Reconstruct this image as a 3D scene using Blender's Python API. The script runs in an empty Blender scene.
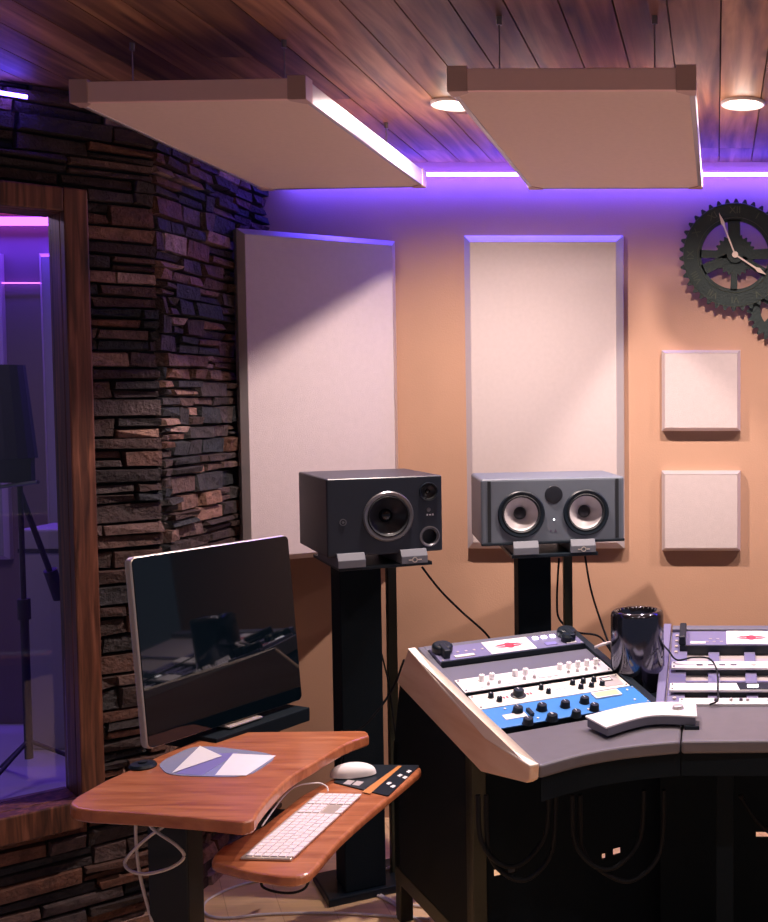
import bpy, bmesh, math, random
from mathutils import Vector, Matrix
C = bpy.context.scene.collection
random.seed(7)
F_, PIT, EYE = 1150.0, 0.0557, 1.72
R = math.radians

# ------------------------------------------------------------- survey helpers (photo pixel -> metric point on a known plane)
def ray(x, y):
    cx = (x-716)/F_; cz = -(y-461)/F_
    return Vector((cx, math.cos(PIT)+cz*math.sin(PIT), -math.sin(PIT)+cz*math.cos(PIT)))
def at(x, y, Z=None, Y=None):
    d = ray(x, y); t = ((Z-EYE)/d.z) if Z is not None else Y/d.y
    return Vector((0, 0, EYE)) + d*t
def plane_hit(x, y, P, n):
    d = ray(x, y); c = Vector((0, 0, EYE)); return c + d*((P-c).dot(n)/d.dot(n))

# ------------------------------------------------------------- materials
def nodes(name):
    m = bpy.data.materials.new(name); m.use_nodes = True
    nt = m.node_tree; return m, nt, nt.nodes['Principled BSDF']
def col3(c): return (c[0], c[1], c[2], 1)
def mat(name, c, rough=.5, metal=0, noise=0, nscale=40, bump=0, bscale=200, coat=0, spec=None, trans=0, alpha=1):
    m, nt, b = nodes(name)
    b.inputs['Base Color'].default_value = col3(c)
    b.inputs['Roughness'].default_value = rough; b.inputs['Metallic'].default_value = metal
    b.inputs['Coat Weight'].default_value = coat
    if spec is not None: b.inputs['Specular IOR Level'].default_value = spec
    if trans: b.inputs['Transmission Weight'].default_value = trans
    tc = nt.nodes.new('ShaderNodeTexCoord')
    if alpha < 1: b.inputs['Alpha'].default_value = alpha
    n = nt.nodes.new('ShaderNodeTexNoise'); n.inputs['Scale'].default_value = nscale; n.inputs['Detail'].default_value = 4
    nt.links.new(tc.outputs['Object'], n.inputs['Vector'])
    mr = nt.nodes.new('ShaderNodeMapRange'); k = max(noise, .03)
    mr.inputs['To Min'].default_value = 1-k; mr.inputs['To Max'].default_value = 1+k
    nt.links.new(n.outputs['Fac'], mr.inputs['Value'])
    vm = nt.nodes.new('ShaderNodeVectorMath'); vm.operation = 'SCALE'; vm.inputs[0].default_value = c[:3]
    nt.links.new(mr.outputs['Result'], vm.inputs['Scale']); nt.links.new(vm.outputs['Vector'], b.inputs['Base Color'])
    if bump:
        n2 = nt.nodes.new('ShaderNodeTexNoise'); n2.inputs['Scale'].default_value = bscale; n2.inputs['Detail'].default_value = 3
        nt.links.new(tc.outputs['Object'], n2.inputs['Vector'])
        bp = nt.nodes.new('ShaderNodeBump'); bp.inputs['Strength'].default_value = bump; bp.inputs['Distance'].default_value = .01
        nt.links.new(n2.outputs['Fac'], bp.inputs['Height']); nt.links.new(bp.outputs['Normal'], b.inputs['Normal'])
    return m
def emit(name, c, s):
    m, nt, b = nodes(name); b.inputs['Base Color'].default_value = col3(c)
    b.inputs['Emission Color'].default_value = col3(c); b.inputs['Emission Strength'].default_value = s; return m
def wood(name, c1, c2, c3, scale=(1, 14, 14), rough=.4, coat=0, knots=False, attr=False, rings=3.0, rot=0):
    m, nt, b = nodes(name); L = nt.links.new
    b.inputs['Roughness'].default_value = rough; b.inputs['Coat Weight'].default_value = coat; b.inputs['Coat Roughness'].default_value = .15
    tc = nt.nodes.new('ShaderNodeTexCoord'); mp = nt.nodes.new('ShaderNodeMapping'); mp.inputs['Scale'].default_value = scale
    mp.inputs['Rotation'].default_value = (0, 0, rot)
    L(tc.outputs['Object'], mp.inputs['Vector']); vec = mp.outputs['Vector']
    if attr:
        at_ = nt.nodes.new('ShaderNodeAttribute'); at_.attribute_name = 'tone'
        ad = nt.nodes.new('ShaderNodeVectorMath'); ad.operation = 'MULTIPLY_ADD'; ad.inputs[1].default_value = (37, 19, 23)
        L(at_.outputs['Color'], ad.inputs[0]); L(vec, ad.inputs[2]); vec = ad.outputs['Vector']
    n = nt.nodes.new('ShaderNodeTexNoise'); n.inputs['Scale'].default_value = rings; n.inputs['Detail'].default_value = 6; n.inputs['Distortion'].default_value = .6
    L(vec, n.inputs['Vector'])
    cr = nt.nodes.new('ShaderNodeValToRGB'); e = cr.color_ramp.elements
    e[0].position = .3; e[0].color = col3(c1); e[1].position = .72; e[1].color = col3(c3)
    x = cr.color_ramp.elements.new(.5); x.color = col3(c2)
    L(n.outputs['Fac'], cr.inputs['Fac']); out = cr.outputs['Color']
    if knots:
        v = nt.nodes.new('ShaderNodeTexVoronoi'); v.inputs['Scale'].default_value = 3.2; v.inputs['Randomness'].default_value = 1
        mp2 = nt.nodes.new('ShaderNodeMapping'); mp2.inputs['Scale'].default_value = (2.1, .75, 1)
        L(tc.outputs['Object'], mp2.inputs['Vector']); L(mp2.outputs['Vector'], v.inputs['Vector'])
        k = nt.nodes.new('ShaderNodeMapRange'); k.inputs['From Min'].default_value = .03; k.inputs['From Max'].default_value = .16
        k.inputs['To Min'].default_value = .15; k.inputs['To Max'].default_value = 1
        L(v.outputs['Distance'], k.inputs['Value'])
        s = nt.nodes.new('ShaderNodeVectorMath'); s.operation = 'SCALE'; L(out, s.inputs[0]); L(k.outputs['Result'], s.inputs['Scale']); out = s.outputs['Vector']
    if attr:
        sp = nt.nodes.new('ShaderNodeSeparateColor'); L(at_.outputs['Color'], sp.inputs['Color'])
        k = nt.nodes.new('ShaderNodeMapRange'); k.inputs['To Min'].default_value = .6; k.inputs['To Max'].default_value = 1.35
        L(sp.outputs['Green'], k.inputs['Value'])
        s = nt.nodes.new('ShaderNodeVectorMath'); s.operation = 'SCALE'; L(out, s.inputs[0]); L(k.outputs['Result'], s.inputs['Scale']); out = s.outputs['Vector']
    L(out, b.inputs['Base Color'])
    bp = nt.nodes.new('ShaderNodeBump'); bp.inputs['Strength'].default_value = .15; bp.inputs['Distance'].default_value = .005
    L(n.outputs['Fac'], bp.inputs['Height']); L(bp.outputs['Normal'], b.inputs['Normal'])
    return m

M = {}
M['wall'] = mat('wall_paint', (.52, .305, .205), .75, noise=.05, nscale=6, bump=.08, bscale=150)
M['fabric'] = mat('panel_fabric', (.60, .51, .51), .95, noise=.06, nscale=60, bump=.25, bscale=500)
M['cloudfab'] = mat('cloud_fabric', (.74, .57, .50), .95, noise=.06, nscale=60, bump=.25, bscale=500)
M['alu'] = mat('brushed_trim', (.62, .56, .58), .35, .4)
M['cloudedge_lit'] = mat('cloud_edge_lit', (.82, .56, .54), .55, .15)  # near rail only: light from behind the camera put into its colour
M['corner'] = mat('corner_bracket', (.50, .33, .30), .5, .3)
M['cloudrail'] = mat('cloud_rail', (.40, .36, .40), .3, .5)
M['wire'] = mat('hanging_wire', (.25, .22, .2), .4, .8)
M['black'] = mat('black_satin', (.005, .011, .019), .42, spec=.35)
M['blackmatte'] = mat('black_matte', (.0025, .0075, .013), .75, spec=.18, bump=.1, bscale=300)
M['gloss'] = mat('black_gloss', (.004, .006, .01), .06, spec=.6)
M['screen'] = mat('screen_glass', (.002, .006, .010), .03, spec=.7)
M['macblack'] = mat('polished_black_metal', (.10, .10, .13), .12, .95)
M['silver'] = mat('silver_aluminium', (.78, .70, .62), .32, .6)
M['greyspk'] = mat('grey_cabinet', (.115, .135, .17), .45, noise=.05)
M['blkspk'] = mat('black_cabinet', (.016, .021, .034), .38, noise=.05)
M['cone'] = mat('grey_cone', (.62, .58, .60), .4, 0)
M['conedark'] = mat('dark_cone', (.02, .022, .03), .3, .2)
M['ring'] = mat('driver_ring', (.20, .20, .22), .3, .7)
M['rubber'] = mat('rubber', (.008, .011, .016), .6)
M['pad'] = mat('isolation_grey', (.13, .14, .17), .6)
M['white'] = mat('white_plastic', (.82, .80, .82), .4)
M['key'] = mat('key_white', (.80, .72, .76), .5)
M['cream'] = mat('cream_faceplate', (.80, .75, .68), .4)
M['blue'] = mat('blue_faceplate', (.045, .22, .60), .4, noise=.04)
M['rackgrey'] = mat('rack_grey', (.15, .15, .19), .45, .3)
M['purplegrey'] = mat('rail_violet_grey', (.20, .19, .34), .45, .3)
M['deskgrey'] = mat('desk_laminate', (.13, .12, .14), .42, noise=.12, nscale=25)
M['red'] = mat('red_print', (.62, .05, .10), .5)
M['amber'] = mat('meter_face', (.85, .68, .38), .4)
M['yellow'] = mat('meter_face_yellow', (.9, .75, .35), .4)
M['ink'] = mat('dark_ink', (.08, .06, .10), .6)
M['orange'] = mat('orange_print', (.55, .22, .06), .5)
M['violet'] = mat('violet_print', (.22, .20, .50), .4)
M['cordwhite'] = mat('white_cord', (.72, .66, .66), .45)
M['cordblack'] = mat('black_cord', (.006, .008, .012), .6, spec=.2)
M['olive'] = mat('dark_olive_metal', (.035, .036, .022), .5, .2)
M['clock'] = mat('clock_iron', (.020, .034, .034), .5, .3, noise=.2, nscale=30, bump=.2, bscale=120)
M['gold'] = mat('faint_gold_line', (.07, .085, .06), .5, .3)
M['hand'] = mat('clock_hand', (.80, .66, .58), .35, .3)
M['trimring'] = mat('downlight_trim', (.8, .75, .72), .4)
M['lamp'] = emit('lamp_lens', (1, .86, .76), 14)
M['led'] = emit('led_strip', (.11, .06, 1), 34)
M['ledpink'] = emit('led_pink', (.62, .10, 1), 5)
M['ledwhite'] = emit('led_dot', (1, .95, 1), 4)
M['sleeve'] = mat('clear_sleeve', (.30, .32, .46), .12, spec=.8)
M['paper'] = mat('paper', (.80, .78, .84), .7)
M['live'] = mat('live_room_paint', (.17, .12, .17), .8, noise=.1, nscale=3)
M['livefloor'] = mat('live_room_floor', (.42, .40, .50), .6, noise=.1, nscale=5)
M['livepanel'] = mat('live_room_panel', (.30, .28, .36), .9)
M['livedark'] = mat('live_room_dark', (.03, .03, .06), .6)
M['mortar'] = mat('wall_backing', (.012, .014, .016), .9)
M['table'] = wood('cherry_wood', (.30, .085, .035), (.42, .14, .06), (.54, .20, .09), scale=(3, 26, 14), rough=.3, coat=.3, rings=1.6, rot=R(-62))
M['sidewood'] = wood('birch_side', (.72, .46, .31), (.80, .55, .40), (.88, .65, .50), scale=(9, 1.4, 9), rough=.45, rings=2)
M['sidetop_lit'] = wood('birch_top_lit', (.84, .74, .66), (.88, .79, .71), (.92, .84, .77), scale=(9, 1.4, 9), rough=.4, rings=2)  # whiter copy of the birch: the lit top edge put into the colour
M['casing'] = wood('oak_casing', (.026, .008, .005), (.12, .040, .022), (.27, .10, .058), scale=(26, 26, 1.6), rough=.45, rings=2.2)
M['ceil'] = wood('pine_ceiling', (.085, .036, .015), (.26, .125, .055), (.48, .26, .125), scale=(11, .8, 7), rough=.55, knots=True, attr=True, rings=2.0)
M['groove'] = mat('ceiling_groove', (.05, .022, .012), .8)

def floor_mat():
    m, nt, b = nodes('laminate_floor'); L = nt.links.new
    tc = nt.nodes.new('ShaderNodeTexCoord'); mp = nt.nodes.new('ShaderNodeMapping'); mp.inputs['Rotation'].default_value = (0, 0, R(62))
    L(tc.outputs['Object'], mp.inputs['Vector'])
    br = nt.nodes.new('ShaderNodeTexBrick'); br.inputs['Scale'].default_value = 1; br.inputs['Brick Width'].default_value = 1.3
    br.inputs['Row Height'].default_value = .16; br.inputs['Mortar Size'].default_value = .0015
    br.inputs['Color1'].default_value = (.80, .53, .29, 1); br.inputs['Color2'].default_value = (.86, .60, .35, 1); br.inputs['Mortar'].default_value = (.62, .38, .20, 1)
    L(mp.outputs['Vector'], br.inputs['Vector'])
    mp2 = nt.nodes.new('ShaderNodeMapping'); mp2.inputs['Rotation'].default_value = (0, 0, R(62)); mp2.inputs['Scale'].default_value = (2, 22, 1)
    L(tc.outputs['Object'], mp2.inputs['Vector'])
    n = nt.nodes.new('ShaderNodeTexNoise'); n.inputs['Scale'].default_value = 2; n.inputs['Detail'].default_value = 5; L(mp2.outputs['Vector'], n.inputs['Vector'])
    mr = nt.nodes.new('ShaderNodeMapRange'); mr.inputs['To Min'].default_value = .72; mr.inputs['To Max'].default_value = 1.25; L(n.outputs['Fac'], mr.inputs['Value'])
    s = nt.nodes.new('ShaderNodeVectorMath'); s.operation = 'SCALE'; L(br.outputs['Color'], s.inputs[0]); L(mr.outputs['Result'], s.inputs['Scale'])
    L(s.outputs['Vector'], b.inputs['Base Color']); b.inputs['Roughness'].default_value = .35; return m
M['floor'] = floor_mat()

def stone_mat():
    m, nt, b = nodes('ledge_stone'); L = nt.links.new
    a = nt.nodes.new('ShaderNodeAttribute'); a.attribute_name = 'tone'
    sp = nt.nodes.new('ShaderNodeSeparateColor'); L(a.outputs['Color'], sp.inputs['Color'])
    cr = nt.nodes.new('ShaderNodeValToRGB'); cr.color_ramp.interpolation = 'LINEAR'
    cols = [(0, (.010, .015, .022)), (.28, (.060, .026, .020)), (.42, (.020, .026, .034)), (.6, (.16, .060, .034)), (.76, (.070, .050, .054)), (.92, (.26, .125, .085)), (1, (.42, .28, .24))]
    e = cr.color_ramp.elements; e[0].position = 0; e[0].color = col3(cols[0][1]); e[1].position = 1; e[1].color = col3(cols[-1][1])
    for p_, c in cols[1:-1]: cr.color_ramp.elements.new(p_).color = col3(c)
    L(sp.outputs['Red'], cr.inputs['Fac'])
    tc = nt.nodes.new('ShaderNodeTexCoord')
    n = nt.nodes.new('ShaderNodeTexNoise'); n.inputs['Scale'].default_value = 26; n.inputs['Detail'].default_value = 7; n.inputs['Roughness'].default_value = .65
    L(tc.outputs['Object'], n.inputs['Vector'])
    mr = nt.nodes.new('ShaderNodeMapRange'); mr.inputs['From Min'].default_value = .25; mr.inputs['From Max'].default_value = .75; mr.inputs['To Min'].default_value = .35; mr.inputs['To Max'].default_value = 1.5
    L(n.outputs['Fac'], mr.inputs['Value'])
    s = nt.nodes.new('ShaderNodeVectorMath'); s.operation = 'SCALE'; L(cr.outputs['Color'], s.inputs[0]); L(mr.outputs['Result'], s.inputs['Scale'])
    L(s.outputs['Vector'], b.inputs['Base Color']); b.inputs['Roughness'].default_value = .75
    bp = nt.nodes.new('ShaderNodeBump'); bp.inputs['Strength'].default_value = 1; bp.inputs['Distance'].default_value = .035
    L(n.outputs['Fac'], bp.inputs['Height']); L(bp.outputs['Normal'], b.inputs['Normal']); return m
M['stone'] = stone_mat()

def glass_mat():
    m = bpy.data.materials.new('window_glass'); m.use_nodes = True; nt = m.node_tree; L = nt.links.new
    for n in list(nt.nodes): nt.nodes.remove(n)
    o = nt.nodes.new('ShaderNodeOutputMaterial'); mx = nt.nodes.new('ShaderNodeMixShader')
    t = nt.nodes.new('ShaderNodeBsdfTransparent'); t.inputs['Color'].default_value = (.92, .92, .97, 1)
    g = nt.nodes.new('ShaderNodeBsdfGlossy'); g.inputs['Roughness'].default_value = .03
    fr = nt.nodes.new('ShaderNodeFresnel'); fr.inputs['IOR'].default_value = 1.45
    L(fr.outputs['Fac'], mx.inputs['Fac']); L(t.outputs['BSDF'], mx.inputs[1]); L(g.outputs['BSDF'], mx.inputs[2]); L(mx.outputs['Shader'], o.inputs['Surface'])
    return m
M['glass'] = glass_mat()

# ------------------------------------------------------------- mesh helpers
class MB:
    def __init__(s): s.bm = bmesh.new(); s.tone = None
    def box(s, lo, hi, mtx=None):
        g = bmesh.ops.create_cube(s.bm, size=1)['verts']
        lo = Vector(lo); hi = Vector(hi)
        for v in g:
            v.co = Vector((lo.x+(v.co.x+.5)*(hi.x-lo.x), lo.y+(v.co.y+.5)*(hi.y-lo.y), lo.z+(v.co.z+.5)*(hi.z-lo.z)))
            if mtx: v.co = mtx @ v.co
        return s
    def cyl(s, a, b, r, r2=None, n=24, cap=True):
        a = Vector(a); b = Vector(b); d = b-a; L = d.length
        q = Vector((0, 0, 1)).rotation_difference(d.normalized()).to_matrix().to_4x4()
        bmesh.ops.create_cone(s.bm, cap_ends=cap, segments=n, radius1=r, radius2=r if r2 is None else r2, depth=L, matrix=Matrix.Translation((a+b)/2) @ q)
        return s
    def lathe(s, prof, mtx=None, n=40):          # prof: (r, h) around local z
        rings = []
        for r, h in prof:
            ring = []
            for i in range(n):
                t = 2*math.pi*i/n; p = Vector((r*math.cos(t), r*math.sin(t), h))
                ring.append(s.bm.verts.new(mtx @ p if mtx else p))
            rings.append(ring)
        for a, b in zip(rings, rings[1:]):
            for i in range(n): s.bm.faces.new((a[i], a[(i+1) % n], b[(i+1) % n], b[i]))
        bmesh.ops.remove_doubles(s.bm, verts=[v for r_ in (rings[0], rings[-1]) for v in r_], dist=1e-6) if min(prof[0][0], prof[-1][0]) <= 1e-5 else None
        return s
    def prism(s, pts, ext):                       # closed polygon of 3D points, extruded by vector
        ext = Vector(ext); a = [s.bm.verts.new(Vector(p)) for p in pts]; b = [s.bm.verts.new(Vector(p)+ext) for p in pts]
        n = len(pts); s.bm.faces.new(a); s.bm.faces.new(b[::-1])
        for i in range(n): s.bm.faces.new((a[i], b[i], b[(i+1) % n], a[(i+1) % n]))
        return s
    def tube(s, pts, r, n=8, smooth=True):
        P = spline(pts) if smooth else [Vector(p) for p in pts]
        rings = []; up = Vector((0.13, 0.21, 1)).normalized()
        for i, p in enumerate(P):
            t = (P[min(i+1, len(P)-1)]-P[max(i-1, 0)]).normalized()
            x = t.cross(up); x = x.normalized() if x.length > 1e-4 else t.orthogonal().normalized(); y = t.cross(x)
            rings.append([s.bm.verts.new(p+(x*math.cos(2*math.pi*k/n)+y*math.sin(2*math.pi*k/n))*r) for k in range(n)])
        for a, b in zip(rings, rings[1:]):
            for i in range(n): s.bm.faces.new((a[i], a[(i+1) % n], b[(i+1) % n], b[i]))
        s.bm.faces.new(rings[0][::-1]); s.bm.faces.new(rings[-1]); return s
    def build(s, name, m, parent=None, mtx=None, bevel=0, seg=2, smooth=False):
        bmesh.ops.recalc_face_normals(s.bm, faces=s.bm.faces)
        me = bpy.data.meshes.new(name); s.bm.to_mesh(me); s.bm.free()
        o = bpy.data.objects.new(name, me); C.objects.link(o); me.materials.append(m)
        if parent: o.parent = parent
        if mtx is not None: o.matrix_local = mtx
        if smooth:
            for p in me.polygons: p.use_smooth = True
            try: me.set_sharp_from_angle(angle=R(38))
            except Exception: pass
        if bevel:
            b = o.modifiers.new('bevel', 'BEVEL'); b.width = bevel; b.segments = seg; b.limit_method = 'ANGLE'; b.angle_limit = R(35)
        return o
def spline(pts, k=8):
    P = [Vector(p) for p in pts]; out = []
    for i in range(len(P)-1):
        a = P[max(i-1, 0)]; b = P[i]; c = P[i+1]; d = P[min(i+2, len(P)-1)]
        for j in range(k):
            t = j/k; out.append(.5*((2*b)+(c-a)*t+(2*a-5*b+4*c-d)*t*t+(3*b-a-3*c+d)*t**3))
    out.append(P[-1]); return out
def tag(o, label, cat, group=None, kind=None):
    if label: o['label'] = label
    if cat: o['category'] = cat
    if group: o['group'] = group
    if kind: o['kind'] = kind
    return o
def empty(name, loc, rz=0, label=None, cat=None, group=None):
    o = bpy.data.objects.new(name, None); C.objects.link(o); o.location = loc; o.rotation_euler = (0, 0, rz); o.empty_display_size = .05
    return tag(o, label, cat, group)
def struct(o): o['kind'] = 'structure'; return o
def text_mesh(body, name, size, m, parent, mtx, depth=.0006, bold=False):
    cu = bpy.data.curves.new(name, 'FONT'); cu.body = body; cu.size = size; cu.extrude = depth; cu.align_x = 'CENTER'; cu.align_y = 'CENTER'
    t = bpy.data.objects.new('tmp', cu); C.objects.link(t); bpy.context.view_layer.update()
    me = bpy.data.meshes.new_from_object(t.evaluated_get(bpy.context.evaluated_depsgraph_get()))
    bpy.data.objects.remove(t); o = bpy.data.objects.new(name, me); C.objects.link(o); me.materials.clear(); me.materials.append(m)
    o.parent = parent; o.matrix_local = mtx; return o
def facing(c, nrm, up=(0, 0, 1)):                # matrix whose +z is nrm, placed at c
    z = Vector(nrm).normalized(); x = Vector(up).cross(z); x = x.normalized() if x.length > 1e-4 else Vector((1, 0, 0)); y = z.cross(x)
    return Matrix.Translation(c) @ Matrix((x, y, z)).transposed().to_4x4()

# ============================================================= SETTING
WY, CZ = 4.62, 2.65
struct(MB().box((-6.5, -1.5, -.06), (3.6, 6.1, 0)).build('floor', M['floor']))
struct(MB().box((-1.80, WY, 0), (3.6, WY+.12, CZ+.1)).build('wall_back', M['wall']))

# ceiling: planks running front to back, real grooves
bm = MB(); lay = None
tones = []
x0 = .012-.128*40
for i in range(68):
    xa = x0+i*.128
    yc = -1.5
    while yc < 6.1:
        ln = random.uniform(2.2, 4.2); ye = min(yc+ln, 6.1)
        n0 = len(bm.bm.faces)
        bm.box((xa+.002, yc, CZ), (xa+.126, ye-.002, CZ+.02))
        tones.append((random.random(), random.random(), random.random())); yc = ye
for f in bm.bm.faces: pass
ceil = bm.build('ceiling', M['ceil'], bevel=0)
att = ceil.data.color_attributes.new('tone', 'FLOAT_COLOR', 'CORNER')
for pi, p in enumerate(ceil.data.polygons):
    t = tones[pi//6]
    for li in p.loop_indices: att.data[li].color = (t[0], t[1], t[2], 1)
struct(ceil)
struct(MB().box((-6.5, -1.5, CZ+.021), (3.6, 6.1, CZ+.06)).build('ceiling_deck', M['groove']))

# stone walls -----------------------------------------------
def stone_wall(name, P0, d, n, L, z0, z1, hole=None, rows=(.028, .062), lens=(.07, .26), seed=1, prot=.035):
    """P0 start, d direction along the wall, n into the room; hole=(w0,w1,za,zb)"""
    rnd = random.Random(seed); b = bmesh.new(); tones = []
    z = z0
    def stone(w0, w1, za, zb):
        if w1-w0 < .012 or zb-za < .006: return
        q = rnd.uniform(.006, prot); j = lambda: rnd.uniform(-.009, .009)
        g = .001; vs = []
        for (w, zz, dep) in ((w0+g, za+g, -.02), (w1-g, za+g, -.02), (w1-g, zb-g, -.02), (w0+g, zb-g, -.02),
                             (w0+g+abs(j()), za+g+abs(j()), q+j()), (w1-g-abs(j()), za+g+abs(j()), q+j()), (w1-g-abs(j()), zb-g-abs(j()), q+j()), (w0+g+abs(j()), zb-g-abs(j()), q+j())):
            vs.append(b.verts.new(P0+d*w+n*dep+Vector((0, 0, zz))))
        for f in ((0, 1, 2, 3), (4, 5, 6, 7), (0, 1, 5, 4), (1, 2, 6, 5), (2, 3, 7, 6), (3, 0, 4, 7)): b.faces.new([vs[k] for k in f])
        tones.append((rnd.random(), rnd.random(), rnd.random()))
    panel = 0
    while z < z1-.001:
        h = min(rnd.uniform(*rows), z1-z); w = -rnd.uniform(0, .1)
        if z1-(z+h) < .012: h = z1-z
        while w < L:
            l = rnd.uniform(*lens); a = max(w, 0); e = min(w+l, L); w += l
            sub = [(z, z+h)] if (h < .045 or rnd.random() < .55) else [(z, z+h*.5), (z+h*.5, z+h)]
            for za, zb in sub:
                if hole and zb > hole[2] and za < hole[3]:
                    if a < hole[0]: stone(a, min(e, hole[0]), za, zb)
                    if e > hole[1]: stone(max(a, hole[1]), e, za, zb)
                else: stone(a, e, za, zb)
        z += h
    bmesh.ops.recalc_face_normals(b, faces=b.faces)
    # backing
    nf = len(b.faces)
    def back(w0, w1, za, zb):
        vs = [b.verts.new(P0+d*w+n*dep+Vector((0, 0, zz))) for dep in (-.012, -.11) for (w, zz) in ((w0, za), (w1, za), (w1, zb), (w0, zb))]
        for f in ((0, 1, 2, 3), (7, 6, 5, 4), (0, 4, 5, 1), (1, 5, 6, 2), (2, 6, 7, 3), (3, 7, 4, 0)): b.faces.new([vs[k] for k in f]).material_index = 1
    if hole:
        back(0, hole[0], z0, z1); back(hole[1], L, z0, z1); back(hole[0], hole[1], z0, hole[2]); back(hole[0], hole[1], hole[3], z1)
    else: back(0, L, z0, z1)
    me = bpy.data.meshes.new(name); b.to_mesh(me); b.free(); o = bpy.data.objects.new(name, me); C.objects.link(o)
    me.materials.append(M['stone']); me.materials.append(M['mortar'])
    a = me.color_attributes.new('tone', 'FLOAT_COLOR', 'CORNER')
    for pi, p in enumerate(me.polygons):
        t = tones[pi//6] if pi < len(tones)*6 else (0, 0, 0)
        for li in p.loop_indices: a.data[li].color = (t[0], t[1], t[2], 1)
    return struct(o)
CN = Vector((-1.80, 3.72, 0))
WD = Vector((-.7208, -.6931, 0)); WN = Vector((.6931, -.7208, 0))   # window wall direction / normal into the room
stone_wall('wall_side', Vector((-1.80, WY, 0)), Vector((0, -1, 0)), Vector((1, 0, 0)), WY-3.72, 0, CZ, seed=3, rows=(.032, .070), lens=(.06, .22), prot=.03)
WW0, WW1, WZ0, WZ1 = .21, 1.75, .42, 2.34
stone_wall('wall_left', CN, WD, WN, 2.6, 0, CZ, hole=(WW0, WW1, WZ0, WZ1), seed=11, rows=(.034, .072), lens=(.10, .34), prot=.036)

# window in the splayed stone wall: oak casing, reveal, glass
WM = Matrix((WD, -WN, Vector((0, 0, 1)))).transposed().to_4x4(); WM.translation = CN    # local x along the wall, y away from the room, z up
win = empty('window_1', (0, 0, 0)); win.matrix_world = WM; struct(win)
cas = [('casing_side', (WW0-.005, -.05, WZ0-.01), (WW0+.062, .0, WZ1+.01)), ('casing_side', (WW1-.062, -.05, WZ0-.01), (WW1+.005, 0, WZ1+.01)),
       ('casing_head', (WW0+.062, -.05, WZ1-.062), (WW1-.062, 0, WZ1+.01)), ('casing_sill', (WW0+.062, -.062, WZ0-.03), (WW1-.062, 0, WZ0+.055)),
       ('jamb', (WW0+.047, 0, WZ0+.04), (WW0+.062, .13, WZ1-.05)), ('jamb', (WW1-.062, 0, WZ0+.04), (WW1-.047, .13, WZ1-.05)),
       ('head_jamb', (WW0+.062, 0, WZ1-.062), (WW1-.062, .13, WZ1-.047)), ('sill_board', (WW0+.062, 0, WZ0+.04), (WW1-.062, .13, WZ0+.055))]
for nme, lo, hi in cas: MB().box(lo, hi).build(nme, M['casing'], win, bevel=.005)
MB().box((WW0+.062, .095, WZ0+.055), (WW1-.062, .101, WZ1-.062)).build('window_pane', M['glass'], win)

# live room beyond the glass
LY = 5.95
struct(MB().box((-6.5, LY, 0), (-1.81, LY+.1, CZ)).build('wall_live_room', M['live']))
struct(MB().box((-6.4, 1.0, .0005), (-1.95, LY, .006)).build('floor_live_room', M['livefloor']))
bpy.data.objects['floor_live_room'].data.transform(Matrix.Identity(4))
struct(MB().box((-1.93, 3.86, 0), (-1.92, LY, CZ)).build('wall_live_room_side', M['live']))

# ============================================================= LED strips
def led(name, a, b, m, label, r=.007):
    o = MB().cyl(a, b, r, n=8).build(name, m); tag(o, label, 'light strip'); return o
led('led_strip', (-1.72, WY-.035, 2.595), (3.5, WY-.035, 2.595), M['led'], 'violet LED strip glowing along the top of the tan back wall', .008)
pa = CN+WD*.36+WN*.05; pb = CN+WD*1.6+WN*.05
led('led_strip', (pa.x, pa.y, 2.60), (pb.x, pb.y, 2.60), M['led'], 'violet LED strip above the wood-framed window at top left', .006)
led('led_strip', (-5.6, LY-.06, 2.615), (-2.0, LY-.06, 2.605), M['ledpink'], 'pink LED strip at the ceiling of the room behind the glass', .022)
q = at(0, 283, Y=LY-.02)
led('led_strip', (-5.6, LY-.02, q.z), (-2.0, LY-.02, q.z), M['ledpink'], 'thin pink glowing line added to imitate a reflection in the glass', .003)  # added glowing line imitating a reflection in the glass, not a real strip
def area(name, loc, rot, sx, sy, c, e, size_spread=None):
    l = bpy.data.lights.new(name, 'AREA'); l.shape = 'RECTANGLE'; l.size = sx; l.size_y = sy; l.color = c; l.energy = e
    o = bpy.data.objects.new(name, l); C.objects.link(o); o.location = loc; o.rotation_euler = rot; return o
LC = (.045, .04, 1)
area('led_glow', (.9, WY-.045, 2.585), (R(5), 0, 0), 5.2, .02, LC, 18)
area('led_glow', (.9, WY-.06, 2.615), (R(180), 0, 0), 5.2, .02, LC, .4)
pm = (pa+pb)/2+WN*.02
area('led_glow', (pm.x, pm.y, 2.612), (R(180), 0, R(43.9)), 1.2, .02, LC, 1.0)
area('led_glow_live', (-3.6, LY-.1, 2.58), (R(-20), 0, 0), 3.4, .03, (.16, .05, 1), 30)
area('lamp_live_room', (-3.4, 4.6, 2.6), (0, 0, 0), .6, .6, (.80, .55, .85), 11)

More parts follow.
